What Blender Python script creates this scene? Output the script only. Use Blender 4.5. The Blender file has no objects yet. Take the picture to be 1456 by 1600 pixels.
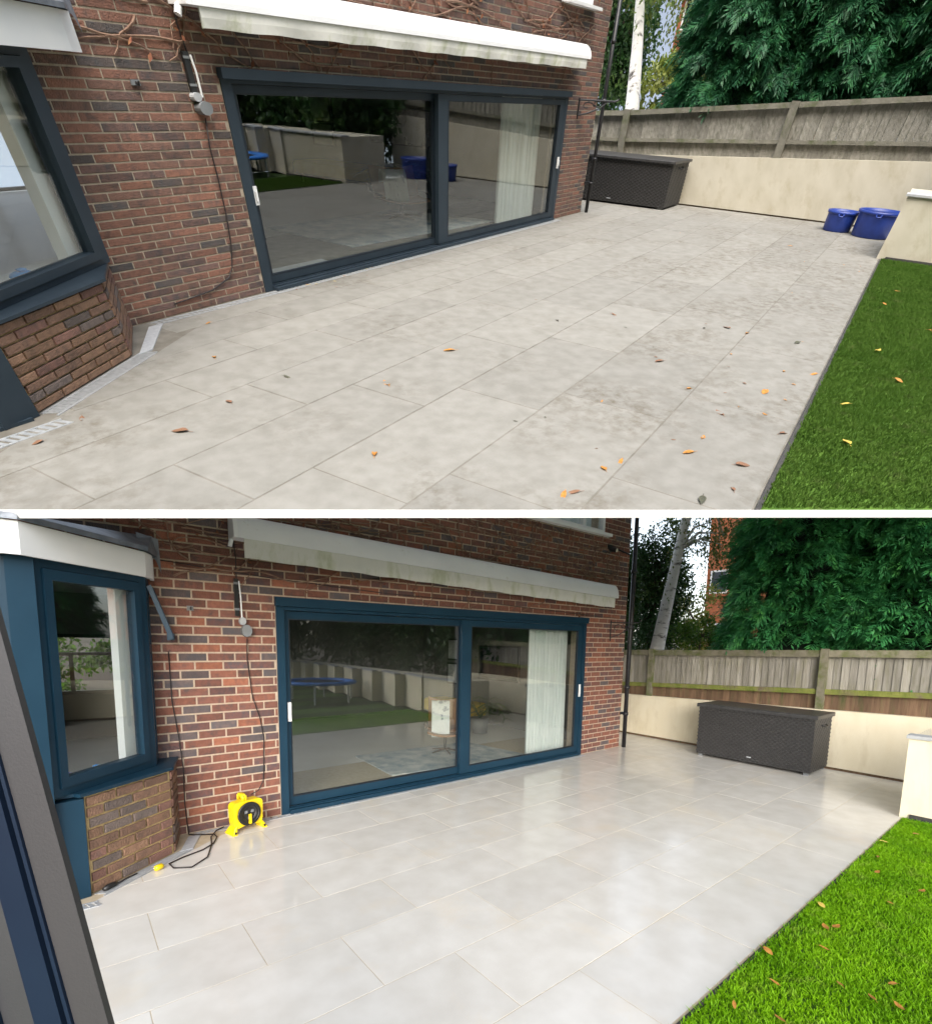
import bpy, math, random
import numpy as np
from mathutils import Matrix, Vector
random.seed(7); RNG = np.random.default_rng(11)
SC = bpy.context.scene; COL = SC.collection
R = math.radians
# ------------------------------------------------------------------ camera
CAM_AX = np.array([[0.77845278, -0.62744183, 0.0181115], [-0.0653005, -0.10964645, -0.99182332], [0.6242973, 0.77090493, -0.12632685]])
CAM_LOC = np.array([-1.58689143, -4.84799515, 1.756885])
cd = bpy.data.cameras.new('camera'); cam = bpy.data.objects.new('camera', cd); COL.objects.link(cam)
cd.sensor_fit = 'HORIZONTAL'; cd.sensor_width = 36.0; cd.lens = 36.0 * 775.49 / 1456.0
cd.shift_y = 300.0 / 1456.0; cd.clip_start = 0.05; cd.clip_end = 2000.0
_m = Matrix.Identity(4)
for i in range(3):
    _m[i][0] = CAM_AX[0][i]; _m[i][1] = -CAM_AX[1][i]; _m[i][2] = -CAM_AX[2][i]; _m[i][3] = CAM_LOC[i]
cam.matrix_world = _m
SC.camera = cam
# ------------------------------------------------------------------ sky and sun (overcast)
SUN_DIR = Vector((-0.55, -0.70, 0.37)).normalized()
world = bpy.data.worlds.new('World'); SC.world = world; world.use_nodes = True
wn = world.node_tree; bg = wn.nodes['Background']
sky = wn.nodes.new('ShaderNodeTexSky'); sky.sky_type = 'NISHITA'; sky.sun_disc = False
sky.sun_elevation = math.asin(SUN_DIR.z); sky.sun_rotation = math.atan2(SUN_DIR.x, SUN_DIR.y)
sky.air_density = 1.0; sky.dust_density = 2.0; sky.ozone_density = 1.0
hs = wn.nodes.new('ShaderNodeHueSaturation'); hs.inputs['Saturation'].default_value = 0.5      # thin cloud takes most of the blue
wn.links.new(sky.outputs[0], hs.inputs['Color']); wn.links.new(hs.outputs[0], bg.inputs[0]); bg.inputs[1].default_value = 0.15
sl = bpy.data.lights.new('sun', 'SUN'); sl.energy = 1.5; sl.angle = R(60); sl.color = (1.0, 0.985, 0.97)
so = bpy.data.objects.new('sun', sl); COL.objects.link(so)
so.rotation_euler = SUN_DIR.to_track_quat('Z', 'Y').to_euler(); so.location = (10, -14, 20)
SC.view_settings.view_transform = 'Standard'; SC.view_settings.look = 'None'
SC.view_settings.exposure = 1.22; SC.view_settings.gamma = 1.0
SC.cycles.use_adaptive_sampling = True; SC.cycles.adaptive_threshold = 0.02
SC.cycles.max_bounces = 7; SC.cycles.diffuse_bounces = 3; SC.cycles.glossy_bounces = 3
SC.cycles.transmission_bounces = 4; SC.cycles.transparent_max_bounces = 10
SC.cycles.caustics_reflective = False; SC.cycles.caustics_refractive = False
SC.cycles.use_denoising = True

# ------------------------------------------------------------------ materials
MATS = {}
def mat(name, c1, c2=None, rough=0.6, scale=6.0, bump=0.0, bscale=60.0, metal=0.0, rnd=0.0, spec=0.5,
        r2=None, c3=None, s3=1.0, t3=(0.5, 0.65), trans=0.0, stretch=None, detail=6.0, coat=0.0, m3=None):
    if name in MATS: return MATS[name]
    m = bpy.data.materials.new(name); m.use_nodes = True; nt = m.node_tree; N = nt.nodes; L = nt.links
    b = N['Principled BSDF']; b.inputs['Roughness'].default_value = rough; b.inputs['Metallic'].default_value = metal
    b.inputs['Specular IOR Level'].default_value = spec
    if coat: b.inputs['Coat Weight'].default_value = coat; b.inputs['Coat Roughness'].default_value = 0.06
    geo = N.new('ShaderNodeNewGeometry'); pos = geo.outputs['Position']
    if stretch:
        vm = N.new('ShaderNodeVectorMath'); vm.operation = 'MULTIPLY'; vm.inputs[1].default_value = stretch
        L.new(pos, vm.inputs[0]); pos = vm.outputs[0]
    nz = N.new('ShaderNodeTexNoise'); nz.inputs['Scale'].default_value = scale; nz.inputs['Detail'].default_value = detail
    L.new(pos, nz.inputs['Vector'])
    rp = N.new('ShaderNodeValToRGB'); rp.color_ramp.elements[0].position = 0.32; rp.color_ramp.elements[1].position = 0.68
    rp.color_ramp.elements[0].color = (*c1, 1); rp.color_ramp.elements[1].color = (*(c2 or c1), 1)
    L.new(nz.outputs['Fac'], rp.inputs[0]); col = rp.outputs[0]
    if c3:
        n3 = N.new('ShaderNodeTexNoise'); n3.inputs['Scale'].default_value = s3; n3.inputs['Detail'].default_value = 9.0
        n3.inputs['Roughness'].default_value = 0.65
        L.new(pos, n3.inputs['Vector'])
        r3 = N.new('ShaderNodeValToRGB'); r3.color_ramp.elements[0].position = t3[0]; r3.color_ramp.elements[1].position = t3[1]
        r3.color_ramp.elements[0].color = (0, 0, 0, 1); r3.color_ramp.elements[1].color = (1, 1, 1, 1)
        L.new(n3.outputs['Fac'], r3.inputs[0])
        fac = r3.outputs[0]
        if m3:      # broad patches where the fine dirt gathers
            n4 = N.new('ShaderNodeTexNoise'); n4.inputs['Scale'].default_value = m3[0]; n4.inputs['Detail'].default_value = 4.0; L.new(pos, n4.inputs['Vector'])
            r4 = N.new('ShaderNodeMapRange'); r4.inputs[1].default_value = m3[1]; r4.inputs[2].default_value = m3[2]; L.new(n4.outputs['Fac'], r4.inputs[0])
            mm = N.new('ShaderNodeMath'); mm.operation = 'MULTIPLY'; L.new(fac, mm.inputs[0]); L.new(r4.outputs[0], mm.inputs[1]); fac = mm.outputs[0]
        mx = N.new('ShaderNodeMix'); mx.data_type = 'RGBA'; L.new(fac, mx.inputs[0])
        L.new(col, mx.inputs[6]); mx.inputs[7].default_value = (*c3, 1); col = mx.outputs[2]
    if rnd:
        oi = N.new('ShaderNodeObjectInfo'); mr = N.new('ShaderNodeMapRange')
        mr.inputs[3].default_value = 1 - rnd; mr.inputs[4].default_value = 1 + rnd
        L.new(oi.outputs['Random'], mr.inputs[0])
        hv = N.new('ShaderNodeHueSaturation'); L.new(mr.outputs[0], hv.inputs['Value']); L.new(col, hv.inputs['Color']); col = hv.outputs[0]
    L.new(col, b.inputs['Base Color'])
    if r2 is not None:
        nr = N.new('ShaderNodeTexNoise'); nr.inputs['Scale'].default_value = 1.3; nr.inputs['Detail'].default_value = 8.0
        L.new(geo.outputs['Position'], nr.inputs['Vector'])
        mr = N.new('ShaderNodeMapRange'); mr.inputs[1].default_value = 0.35; mr.inputs[2].default_value = 0.65
        mr.inputs[3].default_value = rough; mr.inputs[4].default_value = r2
        L.new(nr.outputs['Fac'], mr.inputs[0]); L.new(mr.outputs[0], b.inputs['Roughness'])
    if bump:
        nb = N.new('ShaderNodeTexNoise'); nb.inputs['Scale'].default_value = bscale; nb.inputs['Detail'].default_value = 5.0
        L.new(pos, nb.inputs['Vector'])
        bp = N.new('ShaderNodeBump'); bp.inputs['Strength'].default_value = bump; bp.inputs['Distance'].default_value = 0.02
        L.new(nb.outputs['Fac'], bp.inputs['Height']); L.new(bp.outputs[0], b.inputs['Normal'])
    if trans:
        tr = N.new('ShaderNodeBsdfTranslucent'); L.new(col, tr.inputs[0])
        ms = N.new('ShaderNodeMixShader'); ms.inputs[0].default_value = trans
        L.new(b.outputs[0], ms.inputs[1]); L.new(tr.outputs[0], ms.inputs[2]); L.new(ms.outputs[0], N['Material Output'].inputs[0])
    MATS[name] = m; return m
def glass_mat():
    m = bpy.data.materials.new('window_glass'); m.use_nodes = True; nt = m.node_tree; N = nt.nodes; L = nt.links
    N.remove(N['Principled BSDF'])
    t = N.new('ShaderNodeBsdfTransparent'); t.inputs[0].default_value = (0.93, 0.955, 0.945, 1)
    g = N.new('ShaderNodeBsdfGlossy'); g.inputs['Roughness'].default_value = 0.0; g.inputs[0].default_value = (0.95, 0.97, 1, 1)
    ge = N.new('ShaderNodeNewGeometry'); dt = N.new('ShaderNodeVectorMath'); dt.operation = 'DOT_PRODUCT'
    L.new(ge.outputs['Normal'], dt.inputs[0]); L.new(ge.outputs['Incoming'], dt.inputs[1])
    def mth(op, a, b=None):
        n = N.new('ShaderNodeMath'); n.operation = op
        for i, q in enumerate((a, b)):
            if q is None: continue
            if isinstance(q, (int, float)): n.inputs[i].default_value = q
            else: L.new(q, n.inputs[i])
        return n.outputs[0]
    f = mth('ADD', mth('MULTIPLY', mth('POWER', mth('SUBTRACT', 1.0, mth('ABSOLUTE', dt.outputs['Value'])), 5.0), 0.91), 0.09)
    x = N.new('ShaderNodeMixShader'); L.new(f, x.inputs[0]); L.new(t.outputs[0], x.inputs[1]); L.new(g.outputs[0], x.inputs[2])
    L.new(x.outputs[0], N['Material Output'].inputs[0]); return m
GLASS = glass_mat()
BR = [mat('brick_red', (.20, .080, .055), (.265, .105, .07), .88, 30, .6, 90, rnd=.2, c3=(.11, .068, .062), s3=11, t3=(.5, .72)),
      mat('brick_brown', (.16, .07, .052), (.215, .09, .066), .88, 30, .6, 90, rnd=.22, c3=(.085, .06, .058), s3=11, t3=(.48, .7)),
      mat('brick_orange', (.26, .095, .057), (.33, .125, .074), .88, 30, .6, 90, rnd=.18, c3=(.15, .075, .06), s3=10, t3=(.5, .72)),
      mat('brick_plum', (.135, .068, .06), (.185, .088, .075), .88, 26, .6, 90, rnd=.2, c3=(.085, .07, .078), s3=9, t3=(.45, .65)),
      mat('brick_grey', (.10, .08, .08), (.145, .105, .10), .88, 26, .6, 90, rnd=.22, c3=(.09, .085, .095), s3=8, t3=(.45, .65))]
BRT = [mat('muted_brick_red', (.185, .092, .068), (.24, .118, .085), .92, 30, .6, 90, rnd=.16, c3=(.095, .066, .06), s3=11, t3=(.5, .72)),  # same bricks, colour muted for the upper view's haze and stronger light
      mat('muted_brick_brown', (.15, .084, .065), (.20, .108, .082), .92, 30, .6, 90, rnd=.18, c3=(.075, .058, .055), s3=11, t3=(.48, .7)),
      mat('muted_brick_orange', (.21, .10, .07), (.265, .128, .088), .92, 30, .6, 90, rnd=.16, c3=(.11, .067, .057), s3=10, t3=(.5, .72)),
      mat('muted_brick_plum', (.13, .08, .07), (.175, .102, .086), .92, 26, .6, 90, rnd=.18, c3=(.075, .063, .065), s3=9, t3=(.45, .65)),
      mat('muted_brick_grey', (.085, .07, .067), (.115, .088, .08), .92, 26, .6, 90, rnd=.18, c3=(.078, .073, .075), s3=8, t3=(.45, .65))]
BRW = [5, 4.5, 2.2, 3, 1.5]
BAYB = [mat('bay_brick_umber', (.17, .10, .07), (.235, .135, .092), .88, 22, .6, 80, rnd=.2, c3=(.12, .075, .055), s3=9, t3=(.5, .7)), mat('bay_brick_tan', (.21, .12, .078), (.28, .165, .105), .88, 22, .6, 80, rnd=.18, c3=(.15, .09, .06), s3=9, t3=(.5, .7)),
        mat('bay_brick_slate', (.12, .095, .085), (.165, .125, .11), .88, 22, .6, 80, rnd=.2), mat('bay_brick_rose', (.19, .10, .08), (.25, .13, .10), .88, 22, .6, 80, rnd=.2, c3=(.13, .08, .065), s3=9, t3=(.5, .7))]
M = dict(
  mortar=mat('mortar_pale', (.44, .345, .26), (.54, .43, .33), .95, 30, .4, 120),
  mortar_t=mat('mortar_muted', (.34, .285, .22), (.43, .36, .285), .95, 30, .4, 120),  # same mortar, darkened in colour to offset the upper set's stronger light
  navy_t=mat('muted_blue_grey_aluminium', (.020, .032, .045), (.027, .041, .056), .5, 3, .04, 200, spec=.3),  # same door paint, haze of the upper view put into its colour
  mortar_y=mat('mortar_yellow', (.46, .33, .15), (.60, .45, .23), .95, 14, .5, 90, c3=(.24, .17, .08), s3=5, t3=(.5, .7)),
  navy=mat('navy_aluminium', (.006, .029, .054), (.009, .036, .064), .42, 3, .04, 200, spec=.3),
  navy_d=mat('gasket_black', (.006, .012, .02), None, .5),
  white=mat('white_pvc', (.78, .79, .80), (.84, .84, .84), .35, 3),
  awn=mat('awning_white', (.74, .75, .77), (.82, .83, .84), .4, 2, 0, c3=(.58, .57, .52), s3=14, t3=(.62, .75)),
  val=mat('awning_valance', (.62, .62, .58), (.74, .73, .68), .8, 5, .1, 40, c3=(.36, .39, .24), s3=5, t3=(.48, .72), stretch=(1, 1, .35)),
  lead=mat('lead_sheet', (.16, .18, .21), (.28, .30, .34), .45, 8, .4, 12, metal=.5),
  slab_wet=mat('wet_porcelain_paving', (.62, .595, .545), (.70, .68, .635), .07, 5, .008, 40, rnd=.05, r2=.20, c3=(.68, .615, .51), s3=1.6, t3=(.54, .78), spec=.45, coat=.12, detail=10),
  slab_dry=mat('stone_paving_light_dirt', (.192, .185, .165), (.24, .232, .211), .8, 7, .10, 50, rnd=.06, c3=(.118, .102, .076), s3=11, t3=(.44, .66), detail=12, m3=(1.1, .48, .78)),
  slab_mid=mat('stone_paving_mid_dirt', (.192, .185, .165), (.24, .232, .211), .8, 7, .10, 50, rnd=.06, c3=(.118, .102, .076), s3=11, t3=(.44, .66), detail=12, m3=(1.1, .36, .70)),
  slab_dirty=mat('stone_paving_heavy_dirt', (.192, .185, .165), (.24, .232, .211), .8, 7, .10, 50, rnd=.06, c3=(.118, .102, .076), s3=11, t3=(.44, .66), detail=12, m3=(1.1, .24, .64)),
  grout_w=mat('sand_grout', (.44, .36, .25), (.52, .44, .32), .7, 20),
  grout_d=mat('dark_grout', (.125, .115, .095), (.20, .185, .16), .95, 7),
  edging=mat('white_terrace_edge', (.86, .86, .86), (.88, .88, .88), .6, 3),
  steel_edge=mat('dark_edging', (.03, .03, .03), (.06, .055, .05), .7, 30),
  render=mat('cream_render', (.72, .64, .47), (.78, .71, .55), .9, 2.6, .15, 60, c3=(.58, .49, .33), s3=2.4, t3=(.52, .78), stretch=(1.4, 1.4, .45)),
  render_t=mat('cream_render_muted', (.46, .425, .34), (.53, .495, .41), .9, 2.6, .15, 60, c3=(.40, .355, .26), s3=2.8, t3=(.52, .76), stretch=(1.4, 1.4, .45)),  # same cream render, albedo lowered because the upper set is lit more strongly
  coping=mat('grey_coping', (.36, .37, .39), (.45, .46, .47), .7, 12, .1),
  wood=mat('weathered_fence', (.22, .205, .17), (.335, .315, .275), .9, 7, .4, 30, rnd=.22, c3=(.19, .18, .12), s3=5, t3=(.5, .7), stretch=(3, 3, .35)),
  wood_t=mat('grey_fence_board', (.20, .19, .165), (.29, .28, .25), .9, 7, .4, 30, rnd=.16, c3=(.13, .13, .10), s3=5, t3=(.5, .7), stretch=(3, 3, .35)),
  rail_t=mat('grey_fence_rail', (.15, .142, .115), (.20, .19, .155), .9, 6, .4, 30, rnd=.12, c3=(.10, .11, .06), s3=4, t3=(.5, .66)),
  wood_rail=mat('fence_rail', (.16, .148, .10), (.23, .21, .155), .9, 6, .4, 30, rnd=.15, c3=(.10, .12, .035), s3=4, t3=(.45, .62)),
  moss=mat('mossy_rail', (.13, .16, .03), (.24, .25, .06), .95, 8, .5, 40, c3=(.16, .13, .08), s3=4, t3=(.5, .65)),
  board_low=mat('brown_low_board', (.12, .072, .042), (.20, .125, .075), .9, 8, .4, 30, rnd=.25, stretch=(3, 3, .3), c3=(.08, .085, .03), s3=4, t3=(.52, .68)),
  rattan=mat('black_rattan', (.018, .017, .017), (.035, .033, .032), .5, 40, .0),
  rattan_l=mat('black_rattan_lid', (.03, .03, .031), (.05, .049, .05), .4, 20),
  yellow=mat('yellow_plastic', (.80, .56, .005), (.85, .62, .01), .35, 5, coat=.2),
  black=mat('black_plastic', (.012, .012, .013), (.02, .02, .02), .4, 10),
  blackm=mat('black_cast_iron', (.014, .015, .018), (.028, .028, .03), .4, 20, metal=.2),
  galv=mat('galvanised_steel', (.50, .53, .57), (.62, .65, .68), .4, 30, .1, 60, metal=.3),
  grate=mat('drain_grate', (.36, .38, .40), (.50, .52, .54), .4, 30, metal=.35),
  blue=mat('blue_bucket', (.012, .035, .22), (.02, .05, .28), .4, 8),
  soil=mat('soil', (.05, .035, .022), (.09, .065, .04), .95, 12, .5, 30),
  lawn=mat('lawn_soil', (.05, .12, .008), (.09, .18, .015), .95, 5, .4, 50, c3=(.09, .085, .03), s3=3, t3=(.6, .75)),
  lawn2=mat('lawn_dark_stripe', (.018, .045, .006), (.03, .06, .008), .95, 5, .4, 50),
  blade=mat('grass_blade', (.14, .34, .004), (.25, .50, .008), .6, 2.5, trans=.35, spec=.2, c3=(.26, .36, .05), s3=7, t3=(.55, .75)),
  blade_t=mat('grass_blade_dull', (.055, .115, .016), (.078, .145, .024), .8, 3, trans=.3, spec=.08, c3=(.095, .12, .04), s3=5, t3=(.56, .76)),
  fir_b=mat('conifer_green_brightened', (.02, .14, .045), (.05, .26, .075), .55, 2.2, trans=.25, c3=(.11, .40, .085), s3=6, t3=(.5, .72)),  # same foliage as the upper conifers, colour brightened to offset the lower shade
  fir=mat('conifer_green', (.008, .062, .026), (.022, .125, .044), .55, 2.2, trans=.2, c3=(.045, .19, .05), s3=6, t3=(.5, .72)),
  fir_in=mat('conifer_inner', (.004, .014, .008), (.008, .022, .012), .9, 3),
  leafd=mat('dark_leaf', (.012, .05, .012), (.04, .11, .02), .5, 2.5, trans=.3, c3=(.09, .15, .02), s3=1.5, t3=(.52, .7)),
  leafb=mat('birch_leaf', (.05, .10, .015), (.12, .17, .03), .5, 3, trans=.35, c3=(.20, .18, .03), s3=1.5, t3=(.5, .7)),
  leafl=mat('light_leaf', (.14, .20, .025), (.26, .28, .06), .5, 2, trans=.35),
  leafh=mat('hedge_leaf', (.03, .10, .012), (.12, .25, .02), .5, 6, trans=.35),
  bark=mat('birch_bark', (.70, .69, .67), (.80, .79, .77), .9, 5, .4, 20, c3=(.07, .06, .055), s3=3.2, t3=(.55, .66), stretch=(1, 1, 3)),
  barkd=mat('brown_bark', (.07, .05, .035), (.12, .09, .065), .9, 8, .5, 20),
  vine=mat('dry_creeper', (.17, .10, .07), (.27, .17, .12), .9, 20),
  vleaf=mat('dry_creeper_leaf', (.17, .045, .03), (.26, .12, .05), .8, 20),
  orange=mat('orange_brick_far', (.33, .10, .04), (.42, .15, .07), .9, 3, c3=(.24, .08, .04), s3=6, t3=(.5, .6)),
  roof=mat('dark_roof_tile', (.06, .05, .05), (.09, .07, .06), .9, 8),
  floor=mat('interior_floor', (.70, .67, .62), (.76, .73, .68), .35, 2),
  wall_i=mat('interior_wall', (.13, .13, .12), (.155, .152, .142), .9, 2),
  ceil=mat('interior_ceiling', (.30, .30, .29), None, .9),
  curtain=mat('white_curtain', (.80, .84, .83), (.86, .88, .87), .9, 6, trans=.25),
  rug=mat('blue_grey_rug', (.22, .30, .36), (.50, .52, .52), .95, 3.5, .3, 90, c3=(.62, .62, .60), s3=4, t3=(.45, .62)),
  towel=mat('white_throw', (.70, .70, .69), (.78, .78, .77), .95, 6, .3, 60, c3=(.34, .36, .40), s3=9, t3=(.56, .64)),
  tan=mat('tan_leather', (.30, .15, .07), (.38, .20, .10), .5, 6),
  dwood=mat('dark_wood', (.05, .03, .02), (.08, .05, .03), .4, 10),
  mustard=mat('mustard_fabric', (.55, .36, .02), (.62, .42, .04), .9, 8),
  screen=mat('dark_screen', (.006, .008, .014), (.008, .012, .03), .12, 2),
  paper=mat('picture_paper', (.35, .36, .36), (.5, .5, .48), .8, 12),
  cable=mat('dark_cable', (.016, .011, .012), None, .5),
  grey_p=mat('grey_plastic', (.16, .17, .18), (.22, .23, .24), .5, 10),
  lens=mat('lamp_lens', (.75, .70, .55), None, .2),
  sash=mat('charcoal_powder_coat', (.034, .032, .035), (.044, .042, .045), .45, 2, .05, 250),
  sash_l=mat('grey_powder_coat', (.035, .035, .039), (.046, .046, .05), .40, 2, .05, 250),
  sash_n=mat('deep_navy_profile', (.006, .012, .028), (.009, .018, .036), .4, 3, spec=.2),
  tramp=mat('blue_trampoline_pad', (.02, .16, .62), (.05, .25, .75), .4, 5),
  concrete=mat('white_bounce_soffit', (.84, .84, .83), (.87, .87, .86), .9, 5, .2),  # white terrace underside, added to bounce light onto the shaded lower wall
  toyb=mat('blue_toy', (.02, .25, .65), None, .4), toyp=mat('violet_toy', (.18, .15, .55), None, .4),
  leaf1=mat('leaf_orange', (.42, .17, .03), (.55, .27, .06), .6, 40, trans=.15), leaf2=mat('leaf_brown', (.16, .085, .045), (.24, .12, .07), .7, 40),
  leaf3=mat('leaf_yellow', (.58, .42, .06), (.66, .5, .12), .6, 40, trans=.15), leaf4=mat('leaf_dark', (.05, .055, .04), (.09, .085, .05), .7, 40),
)

# ------------------------------------------------------------------ mesh helpers
class MB:
    def __init__(s): s.v = []; s.f = []; s.m = []
    def add(s, vs, fs, m=0):
        o = len(s.v); s.v += [tuple(p) for p in vs]
        for f in fs: s.f.append([i + o for i in f]); s.m.append(m)
    def box(s, x0, x1, y0, y1, z0, z1, m=0):
        s.add([(x0,y0,z0),(x1,y0,z0),(x1,y1,z0),(x0,y1,z0),(x0,y0,z1),(x1,y0,z1),(x1,y1,z1),(x0,y1,z1)],
              [(0,3,2,1),(4,5,6,7),(0,1,5,4),(1,2,6,5),(2,3,7,6),(3,0,4,7)], m); return s
    def cbox(s, x0, x1, y0, y1, z0, z1, c=.004, m=0):
        'box with chamfered vertical and top edges'
        P = [(x0+c,y0),(x1-c,y0),(x1,y0+c),(x1,y1-c),(x1-c,y1),(x0+c,y1),(x0,y1-c),(x0,y0+c)]
        Q = [(x0+c*2,y0+c),(x1-c*2,y0+c),(x1-c,y0+c*2),(x1-c,y1-c*2),(x1-c*2,y1-c),(x0+c*2,y1-c),(x0+c,y1-c*2),(x0+c,y0+c*2)]
        vs = [(x,y,z0) for x,y in P] + [(x,y,z1-c) for x,y in P] + [(x,y,z1) for x,y in Q]
        fs = [tuple(range(7,-1,-1)), tuple(range(16,24))]
        for k in range(8):
            n = (k+1) % 8; fs += [(k,n,8+n,8+k),(8+k,8+n,16+n,16+k)]
        s.add(vs, fs, m); return s
    def prism(s, pts, z0, z1, m=0):
        n = len(pts); vs = [(x,y,z0) for x,y in pts] + [(x,y,z1) for x,y in pts]
        s.add(vs, [tuple(range(n-1,-1,-1)), tuple(range(n,2*n))] + [(k,(k+1)%n,n+(k+1)%n,n+k) for k in range(n)], m); return s
    def obox(s, p0, p1, y0, y1, z0, z1, m=0):
        'box along the plan line p0-p1; y0..y1 is the offset to its left (negative = to its right)'
        d = np.array(p1, float) - np.array(p0, float); d /= np.linalg.norm(d); n = np.array([-d[1], d[0]])
        a, b = np.array(p0), np.array(p1)
        s.prism([tuple(a+n*y0), tuple(b+n*y0), tuple(b+n*y1), tuple(a+n*y1)], z0, z1, m); return s
    def tube(s, pts, r, n=8, m=0, cap=True):
        pts = [np.array(p, float) for p in pts]; rs = r if hasattr(r, '__len__') else [r]*len(pts)
        rings = []; up = np.array([0.13, 0.31, 1.0])
        for i, p in enumerate(pts):
            t = pts[min(i+1, len(pts)-1)] - pts[max(i-1, 0)]; t = t/(np.linalg.norm(t)+1e-12)
            a = np.cross(t, up)
            if np.linalg.norm(a) < .1: a = np.cross(t, [1, 0, 0])
            a /= np.linalg.norm(a); b = np.cross(t, a)
            rings.append([p + rs[i]*(math.cos(2*math.pi*k/n)*a + math.sin(2*math.pi*k/n)*b) for k in range(n)])
        fs = []
        for i in range(len(pts)-1):
            for k in range(n): fs.append((i*n+k, i*n+(k+1)%n, (i+1)*n+(k+1)%n, (i+1)*n+k))
        if cap: fs += [tuple(range(n-1,-1,-1)), tuple(range((len(pts)-1)*n, len(pts)*n))]
        s.add([v for g in rings for v in g], fs, m); return s
    def lathe(s, prof, c=(0,0,0), n=24, m=0):
        vs = []; fs = []
        for r, z in prof:
            for k in range(n): vs.append((c[0]+r*math.cos(2*math.pi*k/n), c[1]+r*math.sin(2*math.pi*k/n), c[2]+z))
        for i in range(len(prof)-1):
            for k in range(n): fs.append((i*n+k, i*n+(k+1)%n, (i+1)*n+(k+1)%n, (i+1)*n+k))
        s.add(vs, fs, m); return s
    def extr(s, prof, x0, x1, m=0, dz=(0, 0)):
        'profile of (y,z) extruded along x'
        n = len(prof); vs = [(x0,y,z+dz[0]) for y,z in prof] + [(x1,y,z+dz[1]) for y,z in prof]
        s.add(vs, [tuple(range(n)), tuple(range(2*n-1,n-1,-1))] + [(k,n+k,n+(k+1)%n,(k+1)%n) for k in range(n)], m); return s
    def mesh(s, name, mats, smooth=False):
        me = bpy.data.meshes.new(name); me.from_pydata(s.v, [], s.f)
        for m in (mats if isinstance(mats, (list, tuple)) else [mats]): me.materials.append(m)
        if any(s.m): me.polygons.foreach_set('material_index', s.m)
        if smooth: me.polygons.foreach_set('use_smooth', [True]*len(s.f))
        me.update(); return me
    def build(s, name, mats, parent=None, smooth=False, **kw): return link(name, s.mesh(name, mats, smooth), parent, **kw)

TOPLEVEL = []          # things of the set being built
def link(name, data, parent=None, loc=None, rz=0, scale=None, label=None, cat=None, group=None, kind=None):
    o = bpy.data.objects.new(name, data); COL.objects.link(o)
    if loc is not None: o.location = loc
    if rz: o.rotation_euler = (0, 0, rz)
    if scale: o.scale = scale
    if parent is not None: o.parent = parent
    else: TOPLEVEL.append(o)
    if label: o['label'] = label
    if cat: o['category'] = cat
    if group: o['group'] = group
    if kind: o['kind'] = kind
    return o
def thing(name, label, cat, loc=(0,0,0), rz=0, scale=None, group=None):
    return link(name, None, None, loc, rz, scale, label, cat, group)
def np_mesh(name, V, F, mats, smooth=False, mi=None):
    'V (n,3), F (m,k) arrays'
    me = bpy.data.meshes.new(name); V = np.asarray(V, np.float32); F = np.asarray(F, np.int32); k = F.shape[1]
    me.vertices.add(len(V)); me.vertices.foreach_set('co', V.ravel())
    me.loops.add(F.size); me.loops.foreach_set('vertex_index', F.ravel())
    me.polygons.add(len(F)); me.polygons.foreach_set('loop_start', np.arange(0, F.size, k, dtype=np.int32))
    me.polygons.foreach_set('loop_total', np.full(len(F), k, np.int32))
    for m in (mats if isinstance(mats, (list, tuple)) else [mats]): me.materials.append(m)
    if mi is not None: me.polygons.foreach_set('material_index', np.asarray(mi, np.int32))
    if smooth: me.polygons.foreach_set('use_smooth', np.ones(len(F), bool))
    me.update(calc_edges=True); me.validate(); return me
def frames(d):
    'orthonormal frames with first axis d'
    d = d/np.linalg.norm(d, axis=1)[:, None]; ref = RNG.normal(size=d.shape); a = np.cross(d, ref); a /= np.linalg.norm(a, axis=1)[:, None]
    return d, a, np.cross(d, a)
def leaf_quads(C, size, hang=0.0, aspect=.55):
    'one folded diamond per centre'
    n = len(C); d = RNG.normal(size=(n, 3)); d[:, 2] -= hang; d, a, b = frames(d)
    s = (size*RNG.uniform(.6, 1.3, n))[:, None]
    V = np.stack([C, C + d*s*.5 + a*s*aspect*.5, C + d*s, C + d*s*.5 - a*s*aspect*.5], 1).reshape(-1, 3)
    return V, np.arange(n*4).reshape(n, 4)
def fronds(C, D, size, nl=16):
    'flat drooping conifer sprays: a fan of narrow blades on a curved axis'
    n = len(C); D = D/np.linalg.norm(D, axis=1)[:, None]
    A = np.cross(D, np.array([0, 0, 1.0])) + RNG.normal(0, .65, (n, 3)); A -= D*(A*D).sum(1)[:, None]; A /= np.linalg.norm(A, axis=1)[:, None]; B = np.cross(D, A)
    s = (size*RNG.uniform(.4, 1.5, n))[:, None]; Vs = []
    for k in range(nl):
        t = (k//2)/(nl/2); side = 1 if k % 2 else -1
        base = C + D*s*t*.75 - np.array([0, 0, 1])*s*(t*t)*.28
        dirn = D*(.55+.3*RNG.uniform(size=(n,1))) + A*side*(.80-.45*t) + B*RNG.normal(0, .22, (n, 1)); dirn[:, 2] -= .30
        ln = s*(.50-.22*t)*RNG.uniform(.8, 1.2, (n, 1)); w = np.cross(dirn, B); w /= np.linalg.norm(w, axis=1)[:, None]; w = w*s*.034
        Vs.append(np.stack([base, base+dirn*ln*.5+w, base+dirn*ln, base+dirn*ln*.5-w], 1))
    V = np.stack(Vs, 1).reshape(-1, 3); return V, np.arange(len(V)).reshape(-1, 4)
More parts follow.
